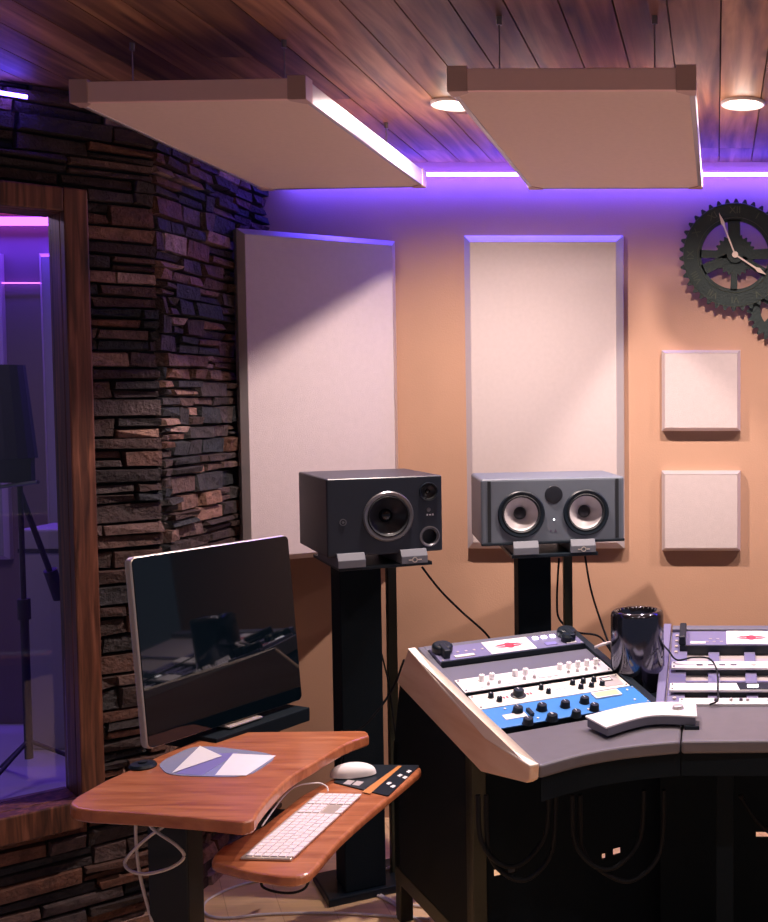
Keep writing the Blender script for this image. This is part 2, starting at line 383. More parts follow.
# ============================================================= ceiling lights
for i, (lx, ly) in enumerate(((-.834, 3.70), (.085, 3.69))):
    e = empty('downlight', (lx, ly, CZ), 0, ['small round downlight glowing between the two hanging panels', 'small round downlight glowing in planks above the gear clock'][i], 'ceiling light', None)
    MB().lathe([(.050, -.001), (.070, -.001), (.070, -.008), (.066, -.011), (.052, -.006), (.050, -.001)]).build('trim_ring', M['trimring'], e, smooth=True)
    MB().lathe([(0, -.0022), (.02, -.003), (.040, -.003), (.0505, -.0012), (.0505, -.0005), (0, -.0005)]).build('lens', M['lamp'], e, smooth=True)
def spot(loc, tgt, e, c=(1, .74, .60), ang=150, blend=.5, rad=.03):
    l = bpy.data.lights.new('downlight_beam', 'SPOT'); l.energy = e; l.color = c; l.spot_size = R(ang); l.spot_blend = blend; l.shadow_soft_size = rad
    o = bpy.data.objects.new('downlight_beam', l); C.objects.link(o); o.location = loc
    o.rotation_euler = (Vector(tgt)-Vector(loc)).to_track_quat('-Z', 'Y').to_euler(); return o
WARM = (1, .80, .72)
for lx, ly, en, an in ((-.834, 3.70, 165, 160), (.085, 3.69, 125, 150), (1.0, 3.69, 90, 150), (.085, 1.9, 20, 124), (-.834, 1.9, 20, 122), (1.0, 1.9, 24, 122), (-.2, .2, 26, 100)):
    spot((lx, ly, CZ-.02), (lx, ly, 0), en, WARM, an, 1.0 if ly > 3 else .4, .018)
for lx, ly in ((-.834, 3.70), (.085, 3.69), (1.0, 3.69), (.085, 1.9), (-.834, 1.9), (1.0, 1.9)):      # spill of each bulb over the ceiling
    l = bpy.data.lights.new('bulb_spill', 'POINT'); l.energy = .65 if ly > 3 else .45; l.color = WARM; l.shadow_soft_size = .03
    o = bpy.data.objects.new('bulb_spill', l); C.objects.link(o); o.location = (lx, ly, CZ-.045)

# ============================================================= hanging panels (clouds)
def cloud(c, label, k=.95):
    c = [Vector((p.x*k, p.y*k, EYE+(p.z-EYE)*k)) for p in c]
    """c = four bottom corners nl, nr, fr, fl"""
    o0 = c[0]; e = empty('ceiling_acoustic_panel', tuple(o0), 0, label, 'acoustic panel', 'acoustic panels hung below the ceiling')
    P = [p-o0 for p in c]; T = .052; up = Vector((0, 0, T))
    ux = (P[1]-P[0]).normalized(); uy = (P[3]-P[0]).normalized()
    ins = .014
    Q = [P[0]+ux*ins+uy*ins, P[1]-ux*ins+uy*ins, P[2]-ux*ins-uy*ins, P[3]+ux*ins-uy*ins]
    MB().prism([q+Vector((0, 0, .002)) for q in Q], up-Vector((0, 0, .006))).build('fabric_core', M['cloudfab'], e)
    for (a, b, qa, qb, m) in ((0, 1, 0, 1, 'cloudedge_lit'), (1, 2, 1, 2, 'cloudrail'), (2, 3, 2, 3, 'cloudrail'), (3, 0, 3, 0, 'cloudrail')):
        MB().prism([P[a], P[b], Q[qb], Q[qa]], up).build('edge_rail', M[m], e, bevel=.002)
    for k in range(4):
        s = .045; cc = P[k]; sx = ux if k in (0, 3) else -ux; sy = uy if k < 2 else -uy
        pts = [cc-sx*.003-sy*.003, cc+sx*s-sy*.003, cc+sx*s+sy*.014, cc+sx*.014+sy*s, cc-sx*.003+sy*s]
        MB().prism([p-Vector((0, 0, .002)) for p in pts], up+Vector((0, 0, .008))).build('corner_cap', M['corner'], e, bevel=.0015)
    for k in range(4):
        sx = ux if k in (0, 3) else -ux; sy = uy if k < 2 else -uy
        p = P[k]+sx*.10+sy*.12+up; top = CZ-o0.z
        MB().cyl(p-Vector((0, 0, .003)), (p.x, p.y, top), .0018, n=6).cyl((p.x, p.y, top-.02), (p.x, p.y, top), .007, n=8).build('hanging_wire', M['wire'], e)
    return e
cloud([Vector((-.664, 2.90, 2.478)), Vector((-.052, 2.89, 2.478)), Vector((-.050, 4.19, 2.468)), Vector((-.672, 4.20, 2.468))], 'pale fabric panel hanging from ceiling, square above the right speaker')
cloud([Vector((-1.745, 3.16, 2.515)), Vector((-1.097, 3.12, 2.515)), Vector((-1.083, 4.34, 2.500)), Vector((-1.714, 4.40, 2.500))], 'pale fabric panel hanging from ceiling beside the dark stone wall', .94)

# ============================================================= wall acoustic panels
def wallpanel(e, w, h, t, bev, m=M['fabric'], rim=M['alu']):
    """local: x right, z up, -y out of the wall, origin bottom centre back"""
    x = w/2
    MB().box((-x+bev, -t, bev), (x-bev, -.002, h-bev)).build('fabric_face', m, e, bevel=.002)
    def bar(pts, ext):
        MB().prism([Vector(p) for p in pts], Vector(ext)).build('edge_rail', rim, e)
    tt = t+.001
    def ring(a0, a1, b0, b1):       # mitred chamfered rail between outer pts (a) and inner pts (b)
        b_ = bmesh.new()
        vs = [b_.verts.new(p) for p in (Vector((a0[0], 0, a0[1])), Vector((a1[0], 0, a1[1])), Vector((a0[0], -t*.62, a0[1])), Vector((a1[0], -t*.62, a1[1])),
              Vector((b0[0], -tt, b0[1])), Vector((b1[0], -tt, b1[1])), Vector((b0[0], 0, b0[1])), Vector((b1[0], 0, b1[1])))]
        for f in ((0, 1, 3, 2), (2, 3, 5, 4), (4, 5, 7, 6), (6, 7, 1, 0), (0, 2, 4, 6), (1, 3, 5, 7)): b_.faces.new([vs[k] for k in f])
        mb = MB(); mb.bm.free(); mb.bm = b_; mb.build('edge_rail', rim, e)
    o = [(-x, 0), (x, 0), (x, h), (-x, h)]; i = [(-x+bev, bev), (x-bev, bev), (x-bev, h-bev), (-x+bev, h-bev)]
    for k in range(4): ring(o[k], o[(k+1) % 4], i[k], i[(k+1) % 4])
a = at(463, 235, Y=WY-.05); b = at(624, 549, Y=WY-.05)
e = empty('wall_acoustic_panel', ((a.x+b.x)/2, WY-.001, b.z), 0, 'tall cream fabric panel on back wall behind the grey speaker', 'acoustic panel')
wallpanel(e, b.x-a.x, a.z-b.z, .05, .026)
pl_, pr_ = Vector((-1.735, 4.215, 0)), Vector((-1.253, 4.565, 0))
dv = (pr_-pl_); ang = math.atan2(dv.y, dv.x); nrm = Vector((math.sin(ang), -math.cos(ang), 0))
cen = (pl_+pr_)/2-nrm*.075
e = empty('wall_acoustic_panel', (cen.x, cen.y, 1.105), ang, 'tall fabric panel set slantwise across the corner beside the stone wall', 'acoustic panel')
wallpanel(e, dv.length, 2.335-1.105, .075, .022)
for k in (0, 1):       # stand-off blocks that carry the slanted panel
    zz = .25+k*.7
    MB().box((-.03, 0, zz), (.03, .14, zz+.05)).build('wall_bracket', M['corner'], e)
for i, (y0, y1) in enumerate(((350, 431), (471, 551))):
    a = at(661.5, y0, Y=WY-.04); b = at(740.5, y1, Y=WY-.04)
    e = empty('wall_acoustic_panel', ((a.x+b.x)/2, WY-.001, b.z), 0, ['small square cream panel below the gear clock, upper of two', 'small square cream panel on back wall, lower of two'][i], 'acoustic panel', 'small square wall panels')
    wallpanel(e, b.x-a.x, a.z-b.z, .045, .012)

# ============================================================= gear clock
ck = at(735, 255, Y=WY-.05); kk = F_/(WY-.05)
def gear(ro, ri, teeth, tl, y0, y1, name, m, parent, cx=0, cz=0, hole_r=None):
    """annulus with teeth in the XZ plane"""
    b = bmesh.new(); N = teeth*4; outer = []; inner = []
    for i in range(N):
        t = 2*math.pi*i/N; r = ro+(tl if i % 4 in (1, 2) else 0)
        if i % 4 in (1, 2): t += (0.12 if i % 4 == 1 else -.12)*2*math.pi/N
        outer.append((cx+r*math.cos(t), cz+r*math.sin(t))); inner.append((cx+ri*math.cos(t), cz+ri*math.sin(t)))
    vs = [[b.verts.new((p[0], y, p[1])) for p in L] for L in (outer, inner) for y in (y0, y1)]
    of, ob, inf, inb = vs
    for i in range(N):
        j = (i+1) % N
        b.faces.new((of[i], of[j], inf[j], inf[i])); b.faces.new((ob[i], inb[i], inb[j], ob[j])); b.faces.new((of[i], ob[i], ob[j], of[j])); b.faces.new((inf[i], inf[j], inb[j], inb[i]))
    mb = MB(); mb.bm.free(); mb.bm = b; return mb.build(name, m, parent)
cl = empty('gear_clock', (ck.x, WY-.05, ck.z), 0, 'large dark iron wall clock shaped like toothed gears with pale hands', 'clock')
RO = 54.5/kk
gear(RO*.93, 33.5/kk, 38, RO*.085, 0, .016, 'gear_ring', M['clock'], cl)
for r_ in (51/kk, 37/kk):
    n = 72; MB().tube([(r_*math.cos(2*math.pi*i/n), -.001, r_*math.sin(2*math.pi*i/n)) for i in range(n+1)], .0013, n=6, smooth=False).build('ring_line', M['gold'], cl)
gear(18/kk, 6/kk, 22, 2.6/kk, .002, .014, 'centre_gear', M['clock'], cl)
MB().cyl((0, -.012, 0), (0, .03, 0), 8/kk).build('hub', M['clock'], cl)
for k, (a_, w_) in enumerate(((92, 11), (178, 7), (205, 9), (268, 6), (2, 9), (330, 7))):
    t = R(a_); d_ = Vector((math.cos(t), 0, math.sin(t))); s_ = Vector((-math.sin(t), 0, math.cos(t)))*w_/kk/2
    MB().prism([d_*.02-s_, d_*35/kk-s_*1.15, d_*35/kk+s_*1.15, d_*.02+s_], (0, .012, 0)).build('spoke', M['clock'], cl)
for i in range(12):
    t = R(90-30*i); rr = 44/kk
    text_mesh(['XII', 'I', 'II', 'III', 'IIII', 'V', 'VI', 'VII', 'VIII', 'IX', 'X', 'XI'][i], 'numeral', .038, M['gold'], cl,
              Matrix.Translation((rr*math.cos(t), -.001, rr*math.sin(t))) @ Matrix.Rotation(R(90), 4, 'X') @ Matrix.Rotation(t-R(90), 4, 'Z'))
def hand(px, py, w):
    dx = (px-735)/kk; dz = (255-py)/kk; L = math.hypot(dx, dz); d_ = Vector((dx/L, 0, dz/L)); s_ = Vector((-dz/L, 0, dx/L))
    MB().prism([s_*-w*.5, d_*L*.65-s_*w*.6, d_*L*.76-s_*w*1.5, d_*L, d_*L*.76+s_*w*1.5, d_*L*.65+s_*w*.6, s_*w*.5], (0, .002, 0)).build('clock_hand', M['hand'], cl, mtx=Matrix.Translation((0, -.016, 0)))
hand(719, 214, .005); hand(766, 275, .006)
MB().cyl((0, -.02, 0), (0, -.012, 0), .012).build('hand_pin', M['hand'], cl)
cx2, cz2 = 47/kk, -52/kk
gear(31/kk, 22/kk, 26, 4.5/kk, .018, .03, 'lower_gear_ring', M['clock'], cl, cx2, cz2)
gear(12/kk, 4/kk, 14, 2/kk, .018, .03, 'lower_centre_gear', M['clock'], cl, cx2, cz2)
for a_ in (10, 82, 154, 226, 298):
    t = R(a_); d_ = Vector((math.cos(t), 0, math.sin(t))); s_ = Vector((-math.sin(t), 0, math.cos(t)))*.012; o_ = Vector((cx2, .02, cz2))
    MB().prism([o_+d_*8/kk-s_, o_+d_*24/kk-s_, o_+d_*24/kk+s_, o_+d_*8/kk+s_], (0, .008, 0)).build('lower_spoke', M['clock'], cl)
MB().cyl((0, .01, 0), (0, .05, 0), .03).build('wall_mount', M['clock'], cl)
MB().cyl((cx2, .028, cz2), (cx2, .05, cz2), .03).build('wall_mount', M['clock'], cl)

# ============================================================= speakers on stands
def driver(parent, x, z, r, cone, depth, ring, cap, capm):
    m = facing((x, 0, z), (0, -1, 0))
    d = MB().lathe([(r*.80, -.004), (r*1.0, -.004), (r*1.02, .004), (r*.97, .008), (r*.86, .006), (r*.80, -.004)]).build('driver_ring', ring, parent, m, smooth=True)
    s = MB().lathe([(r*.85, .004), (r*.80, .0075), (r*.74, .002), (r*.72, -.004)]).build('surround', M['rubber'], d, smooth=True)
    c = MB().lathe([(r*.76, .001), (r*.55, -depth*.5), (r*.26, -depth)]).build('cone', cone, d, smooth=True)
    MB().lathe([(r*.28, -depth), (r*.26, -depth*.75), (r*.16, -depth*.5), (0, -depth*.42)]).build('dust_cap', capm, d, smooth=True)
    return d
def cabinet(W, D, H, holes, m, parent, bev):
    """box with real round driver wells cut by boolean-free construction: front plate ring faces"""
    b = MB().box((0, 0, 0), (W, D, H)).build('cabinet', m, parent, bevel=bev, seg=3)
    for (x, z, r, dep) in holes:
        cut = MB().cyl((x, -.02, z), (x, dep, z), r, n=40).build('cutter', m)
        cut.matrix_world = parent.matrix_world.copy()
        md = b.modifiers.new('well', 'BOOLEAN'); md.operation = 'DIFFERENCE'; md.object = cut; md.solver = 'EXACT'
    bpy.context.view_layer.update()
    me = bpy.data.meshes.new_from_object(b.evaluated_get(bpy.context.evaluated_depsgraph_get()))
    b.modifiers.clear(); old = b.data; b.data = me; bpy.data.meshes.remove(old)
    for o in [o for o in bpy.data.objects if o.name.startswith('cutter')]: bpy.data.objects.remove(o)
    for p in me.polygons: p.use_smooth = False
    return b
def speaker(name, fl, yaw, z0, label):
    e = empty(name, (fl[0], fl[1], z0), yaw, label, 'speaker'); bpy.context.view_layer.update(); return e
# black three-way monitor
A0 = Vector((-1.224, 3.60)); AY = R(31); AW, AD, AH = .371, .425, .25; Az = 1.212
sa = speaker('studio_monitor', A0, AY, Az, 'black studio monitor speaker with one woofer, on the left stand')
dz = lambda z: z-Az
cabinet(AW, AD, AH, [(.193, dz(1.335), .066, .05), (.325, dz(1.410), .024, .02), (.327, dz(1.262), .027, .03)], M['blkspk'], sa, .006)
driver(sa, .193, dz(1.335), .080, M['conedark'], .035, M['ring'], .3, M['gloss'])
driver(sa, .325, dz(1.410), .030, M['conedark'], .010, M['black'], .3, M['gloss'])
pr = MB().lathe([(.024, .001), (.031, .001), (.034, .004), (.030, .005), (.025, -.002)]).build('bass_port', M['ring'], sa, facing((.327, 0, dz(1.262)), (0, -1, 0)), smooth=True)
MB().lathe([(.008, .0), (.011, .0), (.011, .002), (.008, .002), (.008, 0)]).cyl((0, 0, 0), (0, 0, .003), .004, n=12).build('round_emblem', M['ring'], sa, facing((.05, 0, dz(1.323)), (0, -1, 0)))
mb = MB(); mb.box((.318, -.002, dz(1.330)), (.322, .001, dz(1.336))); mb.box((.326, -.002, dz(1.331)), (.333, .001, dz(1.335))); mb.box((.337, -.002, dz(1.330)), (.341, .001, dz(1.336)))
mb.build('control_marks', M['white'], sa)
MB().lathe([(0, .003), (.006, .002), (.007, 0)]).build('level_knob', M['ring'], sa, facing((.325, 0, dz(1.350)), (0, -1, 0)))
# grey twin-woofer monitor
B0 = Vector((-.798, 3.89)); BY = R(17.5); BW, BD, BH = .498, .34, .228; Bz = 1.213
sb = speaker('studio_monitor', B0, BY, Bz, 'grey studio monitor speaker with two pale woofers, on the right stand')
dz = lambda z: z-Bz
cabinet(BW, BD, BH, [(.136, dz(1.318), .065, .05), (.361, dz(1.318), .065, .05), (.2485, dz(1.383), .024, .01)], M['greyspk'], sb, .010)
driver(sb, .136, dz(1.318), .079, M['cone'], .036, M['black'], .3, M['conedark'])
driver(sb, .361, dz(1.318), .079, M['cone'], .036, M['black'], .3, M['conedark'])
MB().lathe([(.0, .004), (.012, .004), (.022, .0045), (.029, .003), (.031, 0)]).build('tweeter', M['conedark'], sb, facing((.2485, 0, dz(1.383)), (0, -1, 0)), smooth=True)
for sx in (.022, .466): MB().box((sx, -.003, .012), (sx+.011, .0015, BH-.008)).build('side_slot', M['rubber'], sb)
MB().box((.0, -.004, -.001), (BW, .02, .009)).build('lower_lip', M['black'], sb, bevel=.003)
MB().cyl((.2485, -.002, dz(1.296)), (.2485, .002, dz(1.296)), .0028, n=12).build('power_light', M['ledwhite'], sb)
mb = MB()
mb.prism([(.235, 0, dz(1.253)), (.235, 0, dz(1.262)), (.243, 0, dz(1.257))], (0, -.001, 0)); mb.prism([(.249, 0, dz(1.252)), (.254, 0, dz(1.265)), (.259, 0, dz(1.252))], (0, -.001, 0))
mb.build('maker_mark', M['ink'], sb)

def stand(c, yaw, zt, label, cw, cx, cy, px):
    e = empty('speaker_stand', (c[0], c[1], 0), yaw, label, 'speaker stand', 'black floor stands under the speakers')
    MB().box((cx-.13, cy-.09, 0), (cx+.20, cy+.16, .028)).build('base_plate', M['black'], e, bevel=.004)
    MB().box((cx-cw/2, cy-cw/2, .028), (cx+cw/2, cy+cw/2, zt-.045)).build('front_column', M['blackmatte'], e, bevel=.004)
    MB().box((px, cy+.02, .028), (px+.032, cy+.052, zt-.045)).build('rear_post', M['olive'], e, bevel=.003)
    MB().box((-.15, -.19, zt-.045), (.15, .19, zt-.033)).build('top_plate', M['black'], e, bevel=.002)
    return e
def isopads(c, yaw, zt, xs, y0, labels):
    for i, x in enumerate(xs):
        e = empty('isolation_pad', (c[0]+x*math.cos(yaw)-y0*math.sin(yaw), c[1]+x*math.sin(yaw)+y0*math.cos(yaw), zt-.033), yaw, labels[i], 'speaker pad', 'grey isolation pads under the speakers')
        b_ = bmesh.new(); prof = [(0, 0), (0, .024), (.016, .045), (.028, .0455), (.028, .033), (.30, .033), (.30, 0)]
        va = [b_.verts.new((-.043, p, z)) for p, z in prof]; vb = [b_.verts.new((.043, p, z)) for p, z in prof]
        b_.faces.new(va); b_.faces.new(vb[::-1])
        for k in range(len(prof)): b_.faces.new((va[k], va[(k+1) % 7], vb[(k+1) % 7], vb[k]))
        mb = MB(); mb.bm.free(); mb.bm = b_; mb.build('foam_block', M['pad'], e, bevel=.0015)
        if i == 1:
            mb = MB(); mb.lathe([(.006, 0), (.009, 0), (.009, .0015), (.006, .0015), (.006, 0)]); mb.box((-.02, -.002, 0), (-.010, .002, .0012)); mb.box((.010, -.002, 0), (.022, .002, .0012))
            mb.build('round_logo', M['silver'], e, facing((0, -.0002, .012), (0, -1, 0)))
def local(c0, yaw, x, y): return (c0[0]+x*math.cos(yaw)-y*math.sin(yaw), c0[1]+x*math.sin(yaw)+y*math.cos(yaw))
ca = local(A0, AY, .185, .19); cb = local(B0, BY, .249, .17)
stand(ca, AY, Az, 'black column stand carrying the black speaker near the stone wall', .138, -.029, .100, .085)
stand(cb, BY, Bz, 'black column stand carrying the grey speaker at centre', .118, -.045, .050, .075)
for sx, sy in (): pass
isopads(ca, AY, Az, (-.115, .085), -.215, ['grey foam pad under the left front of the black speaker', 'grey foam pad with small logo under right front of black speaker'])
isopads(cb, BY, Bz, (-.100, .098), -.195, ['grey foam pad under the left front of the grey speaker', 'grey foam pad with small logo under right front of grey speaker'])

# ============================================================= studio desk
TH = math.atan2(math.sin(.5902), math.cos(.5902)); O = Vector((-.447, 2.822, 0)); U = Vector((math.cos(TH), math.sin(TH), 0)); V = Vector((-math.sin(TH), math.cos(TH), 0))
SA = math.atan2(.129, .57)
desk = empty('studio_desk', (0, 0, 0), 0, 'curved dark studio desk with birch end panel and sloped equipment racks', 'desk')
desk.location = (O.x, O.y, 0)
WF = Matrix.Rotation(TH, 4, 'Z')                          # wing frame, relative to the desk's empty
SF = WF @ Matrix.Translation((0, .304, .803)) @ Matrix.Rotation(SA, 4, 'X')          # slope frame of the wing rack
CK = Vector((-.150, 3.393, .803))
CF = Matrix.Translation(CK-Vector((O.x, O.y, 0))) @ Matrix.Rotation(SA, 4, 'X')     # slope frame of the middle rack
# birch end panel
prof = [(0, .803), (.286, .805), (.904, .932), (1.02, .80), (.324, .70), (.03, .752), (.004, .765)]
MB().prism([(-.018, d, z) for d, z in prof], (.026, 0, 0)).build('end_panel', M['sidewood'], desk, WF, bevel=.006, seg=3)
MB().prism([(-.019, 0, .8055), (-.019, .286, .8075), (-.019, .904, .9345), (.006, .904, .9345), (.006, .286, .8075), (.006, 0, .8055)], (0, 0, -.006)).build('edge_highlight_strip', M['sidetop_lit'], desk, WF, bevel=.002)  # thin strip carrying the painted highlight along the top edge
# wing rack tray and rails
RL = .600
MB().box((.0, -.0, -.045), (.5325, RL, -.030)).build('rack_floor', M['rackgrey'], desk, SF)
MB().box((.009, .0, -.045), (.029, RL, .001)).build('rack_rail', M['rackgrey'], desk, SF, bevel=.002)
MB().box((.522, -.0, -.045), (.548, RL, .006)).build('rack_rail', M['black'], desk, SF, bevel=.002)
MB().box((.026, RL-.03, -.045), (.522, RL, .002)).build('rack_header', M['rackgrey'], desk, SF, bevel=.002)
MB().box((.026, .342, -.03), (.522, .445, -.004)).build('blank_plate', M['rackgrey'], desk, SF, bevel=.001)
# under rack body
MB().prism([(0, .31, .69), (0, .31, .775), (0, .885, .89), (0, 1.0, .79)], (.54, 0, 0)).build('rack_body', M['blackmatte'], desk, WF)
# desktop (wing front + middle), curved front edge
fr = [at(537, 762, Z=.80), at(585, 753.5, Z=.80), at(632, 746, Z=.80), at(680, 741.5, Z=.80)]
fr = [Vector((O.x+.006, O.y+.006, .8))]+[Vector((p.x, p.y, .80)) for p in fr[1:]]
wk = O+U*.0+V*.31; wk2 = O+U*.54+V*.31
off = Vector((O.x, O.y, 0))
seam = Vector((-.094, fr[-1].y, .8))
left = spline(fr, 5)
polyL = [Vector((p.x, p.y, .765)) for p in left]+[Vector((-.096, 3.45, .765)), Vector((wk2.x+.0, 3.45, .765)), Vector((wk2.x-.0, wk2.y, .765)), Vector((wk.x+.01, wk.y, .765))]
MB().prism([p-off for p in polyL], (0, 0, .035)).build('desktop', M['deskgrey'], desk, bevel=.008, seg=3)
y0 = seam.y
polyM = [Vector((-.093, y0, .765)), Vector((.1, y0+.006, .765)), Vector((.5, y0+.01, .765)), Vector((1.4, y0, .765)), Vector((1.4, 3.45, .765)), Vector((-.093, 3.45, .765))]
MB().prism([p-off for p in polyM], (0, 0, .035)).build('desktop', M['deskgrey'], desk, bevel=.008, seg=3)
gap = [Vector((wk2.x, 3.45, .755)), Vector((-.16, 3.45, .755)), Vector((-.16, 3.95, .755)), Vector((-.50, 3.95, .755)), Vector((-.497, 3.87, .755))]
MB().prism([p-off for p in gap], (0, 0, .04)).build('rear_shelf', M['black'], desk, bevel=.002)
# middle rack
MB().box((-.012, .0, -.045), (1.5, .56, -.022)).build('rack_floor', M['alu'], desk, CF)
MB().box((-.030, -.01, -.10), (-.004, .56, .012)).build('rack_rail', M['purplegrey'], desk, CF, bevel=.003)
MB().box((0, 0, -.022), (.055, .535, -.008)).build('rack_strip', M['purplegrey'], desk, CF, bevel=.001)
for k in range(5):
    x = .125+k*.118
    MB().box((x, .0, -.022), (x+.036, .5, -.010)).build('rack_strip', M['purplegrey'], desk, CF, bevel=.001)
MB().box((0, .30, -.020), (1.3, .306, -.0095)).build('cross_bar', M['purplegrey'], desk, CF)
MB().box((0, .165, -.020), (1.3, .171, -.0095)).build('cross_bar', M['purplegrey'], desk, CF)
MB().box((0, .53, -.03), (1.5, .562, .004)).build('rack_header', M['rackgrey'], desk, CF, bevel=.002)
for k in range(4):
    MB().cyl((.018, .37+k*.042, -.008), (.018, .37+k*.042, -.003), .006, n=12).build('rack_screw', M['silver'], desk, CF)
MB().cyl((.024, .048, -.008), (.024, .048, -.003), .006, n=12).build('rack_screw', M['silver'], desk, CF)
MB().prism([(CK.x-O.x-.03, 3.40-O.y, .70), (CK.x-O.x-.03, 3.40-O.y, .755), (CK.x-O.x-.03, 3.93-O.y, .87), (CK.x-O.x-.03, 3.93-O.y, .70)], (1.55, 0, 0)).build('rack_body', M['blackmatte'], desk)
# fascia, side body, legs
fa = [Vector((p.x, p.y+.02, .70)) for p in left]
fb = [Vector((p.x, p.y+.045, .70)) for p in left][::-1]
MB().prism([p-off for p in fa+fb], (0, 0, .066)).build('front_apron', M['blackmatte'], desk)
MB().box((-.093-O.x, y0+.02-O.y, .70), (1.4-O.x, y0+.045-O.y, .765)).build('front_apron', M['blackmatte'], desk)
p_ = at(588, 754.5, Y=3.03)
MB().lathe([(.007, 0), (.006, .004), (0, .005)], n=16).build('apron_bolt', M['silver'], desk, facing((p_.x-O.x-.0, 2.985-O.y, .742), (-.2, -1, 0)))
MB().prism([(-.012, .42, .18), (-.012, .42, .735), (-.012, 1.005, .80), (-.012, 1.08, .55), (-.012, 1.08, .18)], (.02, 0, 0)).build('side_panel', M['blackmatte'], desk, WF)
MB().box((-.012, .40, .0), (.030, .45, .74)).build('leg', M['olive'], desk, WF, bevel=.003)
MB().box((-.012, 1.03, .0), (.030, 1.08, .60)).build('leg', M['olive'], desk, WF, bevel=.003)
MB().box((-.014, .40, .13), (.028, 1.08, .18)).build('side_rail', M['olive'], desk, WF, bevel=.003)
def panel_holes(W, x0, x1, y, holes, H=.765):
    """black sheet for the shade under the desk, slots for floor glints; holes given as photo pixels (x0, y0, x1, y1)"""
    P = W @ Vector((0, y, 0)); n = W.to_3x3() @ Vector((0, 1, 0)); inv = W.inverted(); mb = MB(); cur = x0
    for (a, b, c, d) in holes:
        p = inv @ plane_hit(a, b, P, n); q = inv @ plane_hit(c, d, P, n)
        mb.box((cur, y, 0), (p.x, y+.012, H)); mb.box((p.x, y, 0), (q.x, y+.012, q.z)); mb.box((p.x, y, p.z), (q.x, y+.012, H)); cur = q.x
    mb.box((cur, y, 0), (x1, y+.012, H)); mb.build('shade_panel', M['blackmatte'], desk, inv_desk @ W)  # sheet added to keep the space below the desktop dark
inv_desk = Matrix.Translation((-O.x, -O.y, 0))
WWD = Matrix.Translation((O.x, O.y, 0)) @ WF
panel_holes(WWD, .03, .62, .42, [(494, 870, 502, 876), (508, 868, 517, 873), (602, 854, 607, 859), (613, 849, 622, 854)])
panel_holes(Matrix.Identity(4), -.17, 1.4, 3.44, [(756, 832, 775, 838)])
for lx in (.0, .75):
    MB().box((lx-O.x, 3.2-O.y, 0), (lx+.05-O.x, 3.25-O.y, .765)).build('leg', M['blackmatte'], desk, bevel=.003)
    MB().box((lx-O.x, 3.25-O.y, .03), (lx+.05-O.x, 3.44-O.y, .08)).build('foot_rail', M['blackmatte'], desk, bevel=.003)

# rack modules -----------------------------------------------
DW = Matrix.Translation((O.x, O.y, 0))
SW = DW @ SF; CW = DW @ CF
def slope(W, x, y):
    P = W.translation; n = W.to_3x3() @ Vector((0, 0, 1)); q = W.inverted() @ plane_hit(x, y, P, n); return q.x, q.y
def z1(X, Y): return (430+X/5.908, 625+Y/5.908)
def z2(X, Y): return (540+X/5.908, 625+Y/5.908)
def z3(X, Y): return (655+X/6.796, 610+Y/6.796)
def module(name, W, x0, x1, y0, y1, m, label, cat, th=.004, body=.026, bm_=None, group=None):
    e = bpy.data.objects.new(name, None); C.objects.link(e); e.matrix_world = W @ Matrix.Translation((x0, y0, 0)); e.empty_display_size = .03
    tag(e, label, cat, group)
    w, h = x1-x0, y1-y0
    MB().box((0, 0, 0), (w, h, th)).build('faceplate', m, e, bevel=.0012)
    if body: MB().box((.014, .004, -body), (w-.014, h-.004, 0)).build('chassis', M['black'], e)
    e['o'] = 0; del e['o']
    for sx in (.008, w-.008):
        for sy in (.010, h-.010):
            MB().cyl((sx, sy, th), (sx, sy, th+.002), .003, n=10).build('mounting_screw', M['ink'] if m in (M['white'], M['cream']) else M['silver'], e)
    return e
def knob(e, x, y, r, h, m, th=.004, skirt=False, line=True, lm=None):
    mb = MB()
    if skirt: mb.lathe([(r*1.35, 0), (r*1.35, .002), (r, .004), (r*.92, h*.9), (r*.8, h), (0, h)], n=20)
    else: mb.lathe([(r*1.1, 0), (r, .002), (r*.9, h*.9), (r*.78, h), (0, h)], n=20)
    k = mb.build('knob', m, e, Matrix.Translation((x, y, th)), smooth=True)
    if line: MB().box((-.0008, 0, h), (.0008, r*.75, h+.0006)).build('pointer', lm or M['white'], k)
    return k
def winged_mark(e, x, y, w, h, m):
    b_ = MB(); a, b = w/2, h/2
    b_.prism([(x+.30*a*math.cos(t), y+b*.9*math.sin(t), 0) for t in [2*math.pi*k/16 for k in range(16)]], (0, 0, .0006))
    for sx in (-1, 1):
        b_.prism([(x+sx*.12*a, y+.62*b, 0), (x+sx*.62*a, y+.50*b, 0), (x+sx*a, y+.10*b, 0), (x+sx*.55*a, y+.08*b, 0), (x+sx*.12*a, y+.16*b, 0)], (0, 0, .0006))
        b_.prism([(x+sx*.12*a, y-.62*b, 0), (x+sx*.60*a, y-.50*b, 0), (x+sx*.92*a, y-.14*b, 0), (x+sx*.55*a, y-.10*b, 0), (x+sx*.12*a, y-.14*b, 0)], (0, 0, .0006))
    return b_.build('logo_mark', m, e)

